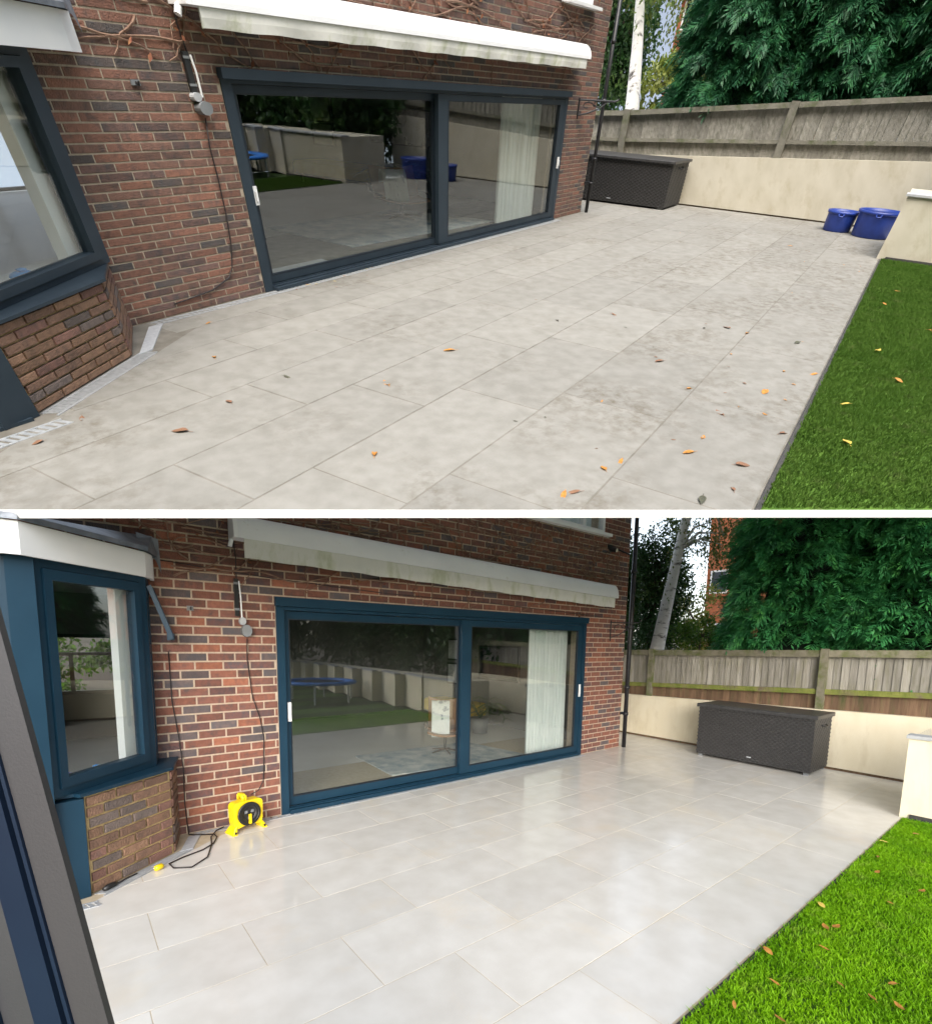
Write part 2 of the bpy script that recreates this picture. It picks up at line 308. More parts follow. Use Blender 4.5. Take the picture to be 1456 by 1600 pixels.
def clip_poly(pts, a, b, c):
    'keep a*x+b*y+c >= 0'
    out = []
    for i in range(len(pts)):
        p, q = pts[i], pts[(i+1) % len(pts)]; fp = a*p[0]+b*p[1]+c; fq = a*q[0]+b*q[1]+c
        if fp >= 0: out.append(p)
        if (fp >= 0) != (fq >= 0):
            t = fp/(fp-fq); out.append((p[0]+(q[0]-p[0])*t, p[1]+(q[1]-p[1])*t))
    return out
def interp(T, x):
    T = sorted(T); return float(np.interp(x, [t[0] for t in T], [t[1] for t in T]))

# ------------------------------------------------------------------ the two views of the terrace
# both terraces are built in their own frame: x along the house wall, y into the house, z up, door from x=0 to W
LOW = dict(up=False, k=1.0, M=Matrix.Identity(4), W=4.68, h=2.1, c=5.73, xl=-2.2, top=3.95, topL=2.66, topM=3.33, xM=.35, roofz=2.53, mull=(2.25, 2.40), ch=.0767, bl=.228,
    B0=(-.90, 0.), B1=(-.995, -.37), B2=(-1.545, -.785), zs=.69, zt=2.20, bxe=-2.1, openz=2.36, V=((-1.72, -.87), (-1.075, -.245), (-1.03, 0.)), F=[(-1.06, -.30), (-1.0, -.16), (-.97, -.004)],
    aw=(-.36, 5.16, (2.435, 2.305), (2.60, 2.455), .20), L=-3.84, e=6.975, ewall=((1.2, .76), (-4.5, .90)),
    fence=((1.4, 1.62), (-6, 1.80)), rail=((1.4, .94), (-6, 1.25)), fy=(1.3, -6.2), posts=(.26, -2.48, -5.2), ft=.06,
    rows=[.0, -.30, -.80, -1.29, -1.77, -2.27, -2.79, -3.32, -3.83], off=[.45, .67, .2, -.32, .12, -.42, .03, .47], sl=.96,
    stub=5.14, stubz=.84, chest=(6.22, 6.93, -2.68, -1.10, .84), win=(3.35, 5.02, 3.43), pipe=(5.77, -.07))
UP_AX = np.array([[0.53269584, -0.84549217, 0.03712322], [-0.64609382, -0.43461529, -0.62743313], [0.54662412, 0.31024594, -0.77778502]])
UP_C = np.array([-6.62780067, -7.72957878, 2.07832587]); UP_S = 0.75
_Q = CAM_AX.T @ UP_AX; _T = CAM_LOC - UP_S*(_Q @ UP_C)
UP_M = Matrix([[*(UP_S*_Q[i]), _T[i]] for i in range(3)] + [[0, 0, 0, 1]])
UPP = dict(up=True, k=2.1, M=UP_M, W=10.12, h=2.1, c=11.9, xl=-5.6, top=4.1, topL=3.55, topM=4.1, xM=.35, roofz=3.44, mull=(4.72, 5.04), ch=.0742, bl=.425,
    B0=(-2.30, 0.), B1=(-2.97, -.93), B2=(-4.45, -1.63), zs=.67, zt=2.17, bxe=-5.7, openz=2.36, V=((-4.5, -1.50), (-2.46, -.33), (-2.28, 0.)), F=[(-2.0, -.36), (-1.80, -.2), (-1.74, -.004)],
    aw=(-.43, 10.3, (2.395, 2.465), (2.54, 2.605), .32), L=-7.77, e=16.11, ewall=((1.8, .90), (-9.6, 1.41)),
    fence=((1.8, 1.78), (-9.6, 2.59)), rail=((1.6, 1.21), (-9.6, 1.71)), fy=(2.6, -9.6), posts=(.75, -4.0, -9.2), ft=.1,
    rows=[.0, -.62, -1.25, -1.85, -2.59, -3.47, -4.43, -5.43, -6.6, -7.76], off=[.2, 1.5, .4, -3.2, -.45, -2.05, -1.4, -3.1, .0], sl=2.3,
    stub=11.1, stubz=1.0, chest=(14.35, 15.95, -1.62, 1.95, 1.0), win=(9.3, 10.75, 3.32), pipe=(11.98, -.14))
# cut edge of the upper terrace, plan line
CUT_A = np.array([-6.70, -1.44]); CUT_B = np.array([-0.10, -10.56])
_d = CUT_B - CUT_A; _d /= np.linalg.norm(_d); CUT_N = np.array([-_d[1], _d[0]])      # towards the house
if CUT_N @ (np.array([3., 0.]) - CUT_A) < 0: CUT_N = -CUT_N
CUT = (CUT_N[0], CUT_N[1], -float(CUT_N @ CUT_A))
def view_px(D, p):
    w = D['M'] @ Vector(p); q = CAM_AX @ (np.array(w) - CAM_LOC)
    if q[2] < .1: return None
    return 728 + 775.49*q[0]/q[2], 1100 + 775.49*q[1]/q[2], q[2]

BRICKS = {}
def brick_mesh(ln, ht, dp, mi, mats, key):
    k = (key, round(ln, 3), round(ht, 4), mi, random.randrange(3))
    if k not in BRICKS:
        b = MB(); c = .0035; j = lambda: random.uniform(-.002, .002); f = -.003
        a, h = ln/2, ht/2
        vs = [(-a, dp, -h), (a, dp, -h), (a, dp, h), (-a, dp, h), (-a, 0, -h), (a, 0, -h), (a, 0, h), (-a, 0, h)]
        vs += [(-a+c+j(), f, -h+c+j()), (0, f+j(), -h+c+j()), (a-c+j(), f, -h+c+j()), (a-c+j(), f, h-c+j()), (0, f+j(), h-c+j()), (-a+c+j(), f, h-c+j())]
        b.add(vs, [(0,4,7,3), (1,2,6,5), (3,7,6,2), (0,1,5,4), (8,9,12,13), (9,10,11,12), (4,5,10,9,8), (5,6,11,10), (6,7,13,12,11), (7,4,8,13)])
        BRICKS[k] = b.mesh('brick', mats[mi])
    return BRICKS[k]
def brick_rows(p0, p1, z0, z1, D, solid, mats, wts, key, joint=.0145):
    'bricks on the plan line p0-p1 (outside is to its right); solid(u0,u1,za,zb) -> list of (u0,u1) to keep'
    d = np.array(p1, float) - np.array(p0, float); ln = np.linalg.norm(d); d /= ln; ang = math.atan2(d[1], d[0])
    k = D['k']; ch, bl = D['ch'], D['bl']; jx = joint*max(1, k*.62); out = []; i = 0; z = z0
    while z + ch*.6 < z1:
        za, zb = z, min(z + ch, z1); u = -bl*((i % 2)*.5) + (i % 4 > 1)*.06*bl - bl
        while u < ln:
            for a, b in solid(max(u, 0), min(u + bl, ln), za, zb):
                if b - a > .028*k:
                    out.append((p0[0] + d[0]*(a+b)/2, p0[1] + d[1]*(a+b)/2, (za+zb)/2, b - a - jx, zb - za - joint, ang, key, mats, random.choices(range(len(mats)), wts)[0]))
            u += bl
        z += ch; i += 1
    return out
def emit_bricks(bricks, D, parent, limit, stuffname):
    def area(b):
        v = view_px(D, (b[0], b[1], b[2]))
        if v is None or not (-20 < v[0] < 1476) or not ((-10 < v[1] < 800) if D['up'] else (805 < v[1] < 1610)): return 0
        return b[3]/v[2]**2
    order = sorted(range(len(bricks)), key=lambda i: -area(bricks[i])); V = []; F = []; MI = []; off = 0; mats = bricks[0][7]
    for n, i in enumerate(order):
        x, y, z, ln, ht, ang, key, ms, mi = bricks[i]; me = brick_mesh(ln, ht, .03*max(1, D['k']*.6), mi, ms, key)
        if n < limit:
            link('brick', me, parent, (x, y, z), ang)
        else:
            c, s = math.cos(ang), math.sin(ang)
            V += [(x + c*v.co.x - s*v.co.y, y + s*v.co.x + c*v.co.y, z + v.co.z) for v in me.vertices]
            for p in me.polygons: F.append([q + off for q in p.vertices]); MI.append(mi)
            off += len(me.vertices)
    if F:
        me = bpy.data.meshes.new(stuffname); me.from_pydata(V, [], F)
        for m in mats: me.materials.append(m)
        me.polygons.foreach_set('material_index', MI); me.update(); link(stuffname, me, parent, kind='stuff')

def build_house(D):
    k = D['k']; W, h, c, xl, top = D['W'], D['h'], D['c'], D['xl'], D['top']; up = D['up']
    where = 'beside the stained upper paving' if up else 'beside the wet lower paving'
    H = thing('brick_house', f'brown brick house with wide glass sliding door {where}', 'house')
    B0, B1, B2, zs, zt, oz = (D[q] for q in ('B0', 'B1', 'B2', 'zs', 'zt', 'openz')); wx0, wx1, wz = D['win']
    NV = M['navy_t'] if up else M['navy']
    th = .28*min(k, 1.4); y0 = .004
    # mortar body of the wall
    V2, V1, V0 = D['V']; ox = V0[0]
    b = MB(); b.box(ox, 0, y0, th, -.02, h).box(W, c, y0, th, -.02, h)
    topL, topM, xM = D['topL'], D['topM'], D['xM']; b.box(ox, xM, y0, th, h, topM).box(xM, wx0, y0, th, h, top).box(wx1, c, y0, th, h, top).box(wx0, wx1, y0, th, h, wz).box(xl, ox, y0, th, oz, topL)
    wl = b.build('wall', M['mortar_t'] if up else M['mortar'], H)
    def solid(u0, u1, za, zb):
        x0, x1 = xl + u0, xl + u1; seg = [(x0, x1)]
        def cut(a, bb):
            n = []
            for s in seg:
                if s[1] <= a or s[0] >= bb: n.append(s)
                else:
                    if s[0] < a: n.append((s[0], a))
                    if s[1] > bb: n.append((bb, s[1]))
            return n
        if zb < h + .03: seg = cut(0, W)
        if zb < oz + .02: seg = cut(xl - 1, ox)
        if za > wz - .03: seg = cut(wx0, wx1)
        if zb > topL + .03: seg = cut(xl - 1, ox)
        if zb > topM + .03: seg = cut(xl - 1, xM)
        return [(a - xl, bb - xl) for a, bb in seg if bb > a]
    emit_bricks(brick_rows((xl, 0), (c, 0), 0, top, D, solid, BRT if up else BR, BRW, 'w%d' % up), D, wl, 255, 'brick_field')
    # other walls, floor slabs, roof
    b = MB(); b.box(c - th, c - .004, th + .004, 6.2*k, -.02, top).box(xl, xl + th, th + .004, 6.2*k, -.02, D['roofz'] - .01)
    bw0, bw1 = -2.3*k, -.7*k
    g0, g1 = -.6*k, 1.85*k  # unseen rear opening, added to let more daylight into the room
    for a in [(xl + th, bw0, 0, 2.5), (bw1, g0, 0, 2.5), (g1, c - th, 0, 2.5), (g0, g1, 2.3, 2.5), (bw0, bw1, 0, .75), (bw0, bw1, 1.75, 2.5)]: b.box(a[0], a[1], 5.6*k, 5.9*k, a[2], a[3])
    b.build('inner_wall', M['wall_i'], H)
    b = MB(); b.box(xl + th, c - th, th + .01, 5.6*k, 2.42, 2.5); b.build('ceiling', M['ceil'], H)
    b = MB(); b.box(xl + th, c - th, .02, 5.6*k, -.08, -.006); b.build('inner_floor', M['floor'], H)
    b = MB(); b.box(xl, c - th - .01, th + .01, 6.2*k, D['roofz'], D['roofz'] + .06); b.build('flat_roof', M['roof'], H)
    # rear window seen through the bay
    b = MB(); fw = .06*k
    b.box(bw0, bw0 + fw, 5.62*k, 5.7*k, .75, 1.75).box(bw1 - fw, bw1, 5.62*k, 5.7*k, .75, 1.75)
    b.box(bw0 + fw, bw1 - fw, 5.62*k, 5.7*k, .75, .81).box(bw0 + fw, bw1 - fw, 5.62*k, 5.7*k, 1.69, 1.75)
    xm = (bw0 + bw1)/2; b.box(xm - fw/2, xm + fw/2, 5.63*k, 5.69*k, .81, 1.40).box(bw0 + fw, bw1 - fw, 5.625*k, 5.695*k, 1.40, 1.45)
    b.build('rear_window_frame', M['black'], H)
    b = MB()  # frame for the added opening that lights the room, out of view
    for xa in np.linspace(g0, g1 - fw, 4): b.box(xa, xa + fw, 5.64*k, 5.72*k, 0, 2.3)
    b.box(g0, g1, 5.645*k, 5.715*k, 0, .06).box(g0, g1, 5.645*k, 5.715*k, 2.24, 2.3); b.build('added_rear_opening_frame', M['black'], H)
    # upstairs window
    if True:
        b = MB(); f = .05*k; yy0, yy1 = -.01*k, .08*k; tz = top + .15 if not up else top
        b.box(wx0, wx1, yy0, yy1, wz, wz + .05).box(wx0, wx0 + f, yy0, yy1, wz + .05, tz).box(wx1 - f, wx1, yy0, yy1, wz + .05, tz)
        for t in (.36, .70):
            xx = wx0 + (wx1 - wx0)*t; b.box(xx - f*.6, xx + f*.6, yy0, yy1, wz + .05, tz)
        uw = b.build('upstairs_window', M['white'], H)
        MB().box(wx0 - .05*k, wx1 + .09*k, -.09*k, .008, wz - .045, wz - .002).build('sill', M['white'], uw)
        MB().box(wx0 + f, wx1 - f, .045*k, .05*k, wz + .05, tz).build('pane', GLASS, uw)
        b = MB(); n = 60
        xs = np.linspace(wx0 + f, wx1 - f, n); b.add([(x, .2*k + .02*k*math.sin(i*1.3), z) for z in (wz + .02, tz) for i, x in enumerate(xs)], [(i, i+1, n+i+1, n+i) for i in range(n-1)])
        b.build('net_curtain', M['curtain'], uw)
    # ---- sliding door
    m0, m1 = D['mull']; j = .075*k
    dr = thing_part = link('sliding_door', None, H)
    b = MB(); b.box(0, j, -.015, .12*k, 0, h - .085); b.build('jamb', NV, dr)
    b = MB(); b.box(W - j, W, -.015, .12*k, 0, h - .085); b.build('jamb', NV, dr)
    b = MB(); b.box(-.01*k, W + .01*k, -.045*k, .12*k, h - .05, h + .035).box(0, W, -.015, .12*k, h - .085, h - .052); b.build('head', NV, dr)
    b = MB(); b.box(j, W - j, -.05*k, .12*k, -.004, .042).box(j, W - j, -.02*k, -.01*k, .043, .056).box(j, W - j, .03*k, .04*k, .043, .056); b.build('track', NV, dr)
    def leaf(x0, x1, ya, yb, stl, str_, zb, zt_, name):
        b = MB(); b.box(x0, x0 + stl, ya, yb, zb, zt_).box(x1 - str_, x1, ya, yb, zb, zt_)
        b.box(x0 + stl, x1 - str_, ya, yb, zb, zb + .085).box(x0 + stl, x1 - str_, ya, yb, zt_ - .07, zt_)
        p = b.build(name, NV, dr)
        g = .012*k; e0, e1, f0, f1 = x0 + stl, x1 - str_, zb + .085, zt_ - .07; b = MB()
        b.box(e0, e0+g, ya - .002, ya + .03*k, f0, f1).box(e1-g, e1, ya - .002, ya + .03*k, f0, f1).box(e0+g, e1-g, ya - .002, ya + .03*k, f0, f0+.012).box(e0+g, e1-g, ya - .002, ya + .03*k, f1-.012, f1)
        b.build('gasket', M['navy_d'], p)
        ym = (ya + yb)/2; MB().box(e0 + g*.5, e1 - g*.5, ym - .004, ym + .004, f0 + .006, f1 - .006).build('pane', GLASS, p); return p
    lf = leaf(j + .002, m1, .045*k, .085*k, .055*k, m1 - m0, .062, h - .09, 'fixed_leaf')
    rf = leaf(m0 + .004, W - j - .002, -.005*k, .035*k, (m1 - m0)*.98, .10*k, .062, h - .09, 'sliding_leaf')
    for par, xx in ((lf, .10*k), (rf, W - .13*k)):
        b = MB(); yb = .035*k if par is lf else -.016*k
        b.box(xx, xx + .035*k, yb - .012*k, yb, .93, 1.12); b.box(xx + .010*k, xx + .025*k, yb - .022*k, yb - .0125*k, .97, 1.07)
        b.build('handle', M['white'], par)
    # ---- bay: brick base, sill, window, post, fascia, lead roof
    base = MB(); base.prism([B2, B1, B0, (B0[0], y0 + .1), (B0[0] - .12*k, y0 + .1), (B1[0] - .10*k, B1[1] + .14*k), (B2[0] + .02*k, B2[1] + .16*k)], -.02, zs)
    bb = base.build('bay_base', M['mortar_y'], H)
    br = []
    full = lambda u0, u1, za, zb: [(u0, u1)] if u1 > u0 else []
    bp = {**D, 'bl': D['bl']*(.98 if not up else .98), 'ch': (zs - .01)/9}
    off = lambda p, q, o: tuple(np.array(p) + o*np.array([(q[1]-p[1]), -(q[0]-p[0])])/math.dist(p, q))
    o1 = .012*k
    br += brick_rows(off(B2, B1, o1), tuple(np.array(off(B1, B2, -o1))), 0, zs, bp, full, BAYB, [3, 3, 1.5, 1.5], 'b%d' % up, .017)
    q0, q1 = off(B1, B0, o1), off(B0, B1, -o1)
    br += brick_rows(q0, q1, 0, zs, bp, full, BAYB, [3, 3, 1.5, 1.5], 'b%d' % up, .017)
    emit_bricks(br, D, bb, 70, 'bay_brick_field')
    d = np.array(B1) - np.array(B2); ln = np.linalg.norm(d); d /= ln; nrm = np.array([d[1], -d[0]])
    pt = lambda u, o: tuple(np.array(B2) + d*u + nrm*o)
    d2 = np.array(B0) - np.array(B1); l2 = np.linalg.norm(d2); d2 /= l2; n2 = np.array([d2[1], -d2[0]])
    pt2 = lambda u, o: tuple(np.array(B1) + d2*u + n2*o)
    b = MB(); s0 = zs - .01
    b.prism([pt(-.05*k, -.02*k), pt(-.05*k, .035*k), pt(ln + .012*k, .035*k), pt2(.02*k, .03*k), pt2(l2, .03*k), (V0[0] - .02*k, -.006), (V1[0] - .05*k, V1[1] + .05*k), (V2[0], V2[1] + .06*k)], s0 + .012, s0 + .035)
    b.build('bay_sill', NV, H)
    # canted window: outer frame, sash, glass (on its own line, set back from the brick base)
    d = np.array(V1) - np.array(V2); ln = np.linalg.norm(d); d /= ln; nrm = np.array([d[1], -d[0]])
    pt = lambda u, o: tuple(np.array(V2) + d*u + nrm*o)
    d2 = np.array(V0) - np.array(V1); l2 = np.linalg.norm(d2); d2 /= l2; n2 = np.array([d2[1], -d2[0]])
    pt2 = lambda u, o: tuple(np.array(V1) + d2*u + n2*o)
    B0, B1, B2 = V0, V1, V2
    u0, u1 = .0, ln; f = .062*k; z0, z1 = s0 + .036, zt
    b = MB()
    def bar(b, ua, ub, za, zb, oa, ob): b.prism([pt(ua, oa), pt(ua, ob), pt(ub, ob), pt(ub, oa)][::-1], za, zb)
    bar(b, u0, u0 + f, z0, z1, -.05*k, .02*k); bar(b, u1 - f*1.15, u1, z0, z1, -.05*k, .02*k)
    bar(b, u0 + f, u1 - f*1.15, z0, z0 + .05, -.05*k, .02*k); bar(b, u0 + f, u1 - f*1.15, z1 - .05, z1, -.05*k, .02*k)
    wf = b.build('bay_window_frame', NV, H)
    b = MB(); e = .004*k; a0, a1, c0, c1 = u0 + f + e, u1 - f*1.15 - e, z0 + .054, z1 - .054; g = .055*k
    bar(b, a0, a0 + g, c0, c1, -.04*k, .032*k); bar(b, a1 - g, a1, c0, c1, -.04*k, .032*k)
    bar(b, a0 + g, a1 - g, c0, c0 + .065, -.04*k, .032*k); bar(b, a0 + g, a1 - g, c1 - .065, c1, -.04*k, .032*k)
    b.build('sash', NV, wf)
    b = MB(); bar(b, a0 + g*.9, a1 - g*.9, c0 + .06, c1 - .06, -.004, .004); b.build('pane', GLASS, wf)
    MB().prism([pt(.02*k, -.055*k), pt(ln - .02*k, -.055*k), pt(ln - .02*k, -.32*k), pt(.02*k, -.32*k)][::-1], zs - .02, zs + .025).build('inner_ledge', M['white'], H)
    # white inner reveal beside the bay window
    b = MB(); bar(b, ln - .20*k, ln - .02*k, zs, 2.3, -.13*k, -.07*k); b.build('inner_reveal', M['white'], H)
    # side light on the return with the open top vent
    b = MB(); bar2 = lambda b, ua, ub, za, zb, oa, ob: b.prism([pt2(ua, oa), pt2(ua, ob), pt2(ub, ob), pt2(ub, oa)][::-1], za, zb)
    w2 = l2*.3; bar2(b, 0, w2, z0, z1, -.03*k, .015*k); bar2(b, l2 - w2, l2 - .004, z0, z1, -.03*k, .015*k); bar2(b, w2, l2 - w2, z0, z0 + .06, -.03*k, .015*k); bar2(b, w2, l2 - w2, z1 - .06, z1, -.03*k, .015*k); bar2(b, w2, l2 - w2, 1.62, 1.68, -.03*k, .015*k)
    rw = b.build('return_window_frame', NV, H)
    b = MB(); bar2(b, w2, l2 - w2, z0 + .06, 1.62, -.004, .004); b.build('pane', GLASS, rw)
    if not up:
        b = MB(); ta, tb = 2.13, 1.72
        for ua, ub in ((.0, .03), (.21, .24)):
            pa, pb = pt2(ua, .02), pt2(ub, .02); pc, pd = pt2(ub, .155), pt2(ua, .155)
            tt = .03
            b.add([(*pa, ta), (*pb, ta), (*pc, tb), (*pd, tb)] + [(*(np.array(q) + n2*tt), z + .012) for q, z in ((pa, ta), (pb, ta), (pc, tb), (pd, tb))], [(0,1,2,3), (4,7,6,5), (0,4,5,1), (1,5,6,2), (2,6,7,3), (3,7,4,0)])
        pa, pb, pc, pd = pt2(.031, .135), pt2(.209, .135), pt2(.209, .185), pt2(.031, .185)
        b.prism([pa, pb, pc, pd][::-1], tb - .002, tb + .05)
        b.build('open_vent', NV, rw, label='small top vent propped open')
    # corner post and front frame of the bay
    b = MB(); px, py = B2; fx = D['bxe']; g0x, g0y = D['B2']
    MB().prism([(g0x - .003*k, g0y - .04*k), (g0x + .01*k, g0y + .15*k), (g0x - .22*k, g0y + .15*k), (g0x - .17*k, g0y - .075*k)][::-1], 0, zs - .011).build('corner_post_foot', NV, H)
    b.prism([pt(-.004*k, .045*k), pt(-.004*k, -.06*k), (px - .10*k, py + .0*k), (px - .10*k, py - .055*k)][::-1], .0, zt)
    b.build('corner_post', NV, H)
    b = MB(); yy = py - .04*k
    for xa, xb, za, zb in ((px - .19*k, px - .094*k, 0, zt), (fx, px - .19*k, 0, .09), (fx, px - .19*k, zt - .09, zt), (fx, fx + .08*k, .09, zt - .09)): b.box(xa, xb, yy, yy + .07*k, za, zb)
    b.box(px - .215*k, px - .1915*k, yy + .01*k, yy + .06*k, .095, zt - .095)
    ff = b.build('front_frame', NV, H)
    MB().box(fx + .081*k, px - .216*k, yy + .03*k, yy + .036*k, .091, zt - .091).build('pane', GLASS, ff)
    MB().box(fx, px - .02*k, py - .13*k, py - .045*k, -.004, .022).build('threshold', NV, H)
    # fascia and roof of the bay
    o = .10*k; FQ = D['F']; q = [(fx, py - .14*k), (px - .02*k, py - .14*k), *FQ]
    z0, z1 = zt - .005, zt + (.235 if up else .18)
    def wall_strip(name, pts, t, za, zb, m, slope=0):
        b = MB()
        for i in range(len(pts) - 1):
            dd = np.array(pts[i+1]) - np.array(pts[i]); dd = dd/np.linalg.norm(dd); nn = np.array([-dd[1], dd[0]])
            p_, q_ = np.array(pts[i]), np.array(pts[i+1])
            b.prism([tuple(p_), tuple(q_), tuple(q_ + nn*t), tuple(p_ + nn*t)], za, zb)
        return b.build(name, m, H)
    wall_strip('fascia', q, .025*k, z0, z1, M['white'])
    b = MB(); inner = [(fx, -.02), (B0[0], -.02)]
    b.prism([(fx, py - .11*k), (px, py - .11*k), (FQ[0][0] - .03*k, FQ[0][1] + .01*k), (FQ[1][0] - .03*k, FQ[1][1]), (FQ[2][0] - .03*k, -.006), (fx, -.006)], z0 + .012, z0 + .03); b.build('soffit', M['white'], H)
    rz0, rz1 = z1 + .002, z1 + .17; outp = [(fx, py - .165*k), (px - .02*k, py - .165*k), (FQ[0][0] + .02*k, FQ[0][1] - .03*k), (FQ[2][0] + .035*k, -.012)]
    inn = [(fx, -.012), (px + .06*k, -.012), (FQ[0][0] - .06*k, -.012), (FQ[2][0] - .0*k, -.012)]
    b = MB(); vs = [(*p_, rz0) for p_ in outp] + [(*p_, rz0 + .035) for p_ in outp] + [(*p_, rz1) for p_ in inn]; nO = 4
    b.add(vs, [(i, i+1, nO+i+1, nO+i) for i in range(3)] + [(nO+i, nO+i+1, 2*nO+i+1, 2*nO+i) for i in range(3)])
    rf = b.build('lead_roof', M['lead'], H)
    b = MB(); n = 14; vs = []
    for i in range(n + 1):
        t = i/n; xx = FQ[2][0] + (-.12 + .16*t)*k; dr_ = .05*math.sin(t*7) + .09*t
        vs += [(xx, -.02*k - .10*k*(1-t), rz1 - .02*t), (xx + .01*k, -.03*k - .13*k*(1-t)*.9, rz1 - .17 - dr_)]
    b.add(vs, [(2*i, 2*i+1, 2*i+3, 2*i+2) for i in range(n)])
    b.build('flashing_flap', M['lead'], rf)
    # drainpipe
    pxx, pyy = D['pipe']; r = .048 if up else .034
    b = MB(); b.tube([(pxx, pyy, .0), (pxx, pyy, top)], r, 12); dp = b.build('drainpipe', M['blackm'], H, True)
    for z in (.55, 1.0, 2.0, 2.9): MB().lathe([(r*1.0, 0), (r*1.35, .004), (r*1.35, .05), (r*1.0, .054)], (pxx, pyy, z), 12).build('collar', M['blackm'], dp, True)
    for z in (.56, 2.01):
        MB().box(pxx - .07*k, pxx + .07*k, -.018*k, -.003, z - .0, z + .04).build('bracket', M['blackm'], dp)
    return H

def build_awning(D):
    x0, x1, zb, zm, dep = D['aw']; up = D['up']; k = D['k']
    A = thing('awning', 'retracted white awning above sliding door in upper stained patio view' if up else 'retracted white awning with green stained valance in lower clean patio view', 'awning')
    hgt = .20; n = 9
    prof = [(-.02*k, zm[0] + hgt + .02), (-.02*k, zm[0] + .01)]
    arc = [(-dep + .10*k - .10*k*math.cos(a), zm[0] + .005 + hgt*math.sin(a)*1.0) for a in np.linspace(0, math.pi/2, n)]
    prof = [(-.02*k, zm[0])] + [(-dep, zm[0])] + arc[1:] + [(-.02*k, zm[0] + hgt + .015)]
    b = MB(); b.extr(prof, x0, x1, 0, (0, zm[1] - zm[0])); b.build('cassette', M['awn'], A)
    c = zm[0] - zb[0]; b = MB(); N = 80; vs = []
    for i in range(N + 1):
        t = i/N; x = x0 + .05*k + (x1 - x0 - .09*k)*t; zt = zm[0] + (zm[1] - zm[0])*t - .002; zz = zb[0] + (zb[1] - zb[0])*t + .004*math.sin(i*.9)
        w = .006*k*math.sin(i*.7)
        vs += [(x, -dep + .010*k, zt), (x, -dep + .008*k + w*.4, (zt+zz)/2), (x, -dep + .012*k + w, zz), (x, -dep + .018*k + w, zz), (x, -dep + .018*k, zt)]
    b.add(vs, [(5*i+q, 5*i+q+1, 5*i+q+6, 5*i+q+5) for i in range(N) for q in range(4)]); b.build('valance', M['val'], A)
    for x, dz, s in ((x0, 0, -1), (x1, zm[1] - zm[0], 1)):
        b = MB(); pr = [(y - .004*k if y < -.05 else y, z + dz) for y, z in prof]; xa, xb = sorted((x + s*.001, x + s*.035*k)); b.extr(pr, xa, xb); b.build('end_cap', M['white'], A)
    b = MB(); b.tube([(x0 - .035*k, -dep*.6, zm[0] - .01), (x0 - .05*k, -dep*.6, zm[0] - .07)], .018*k, 8); b.build('crank_eye', M['white'], A)

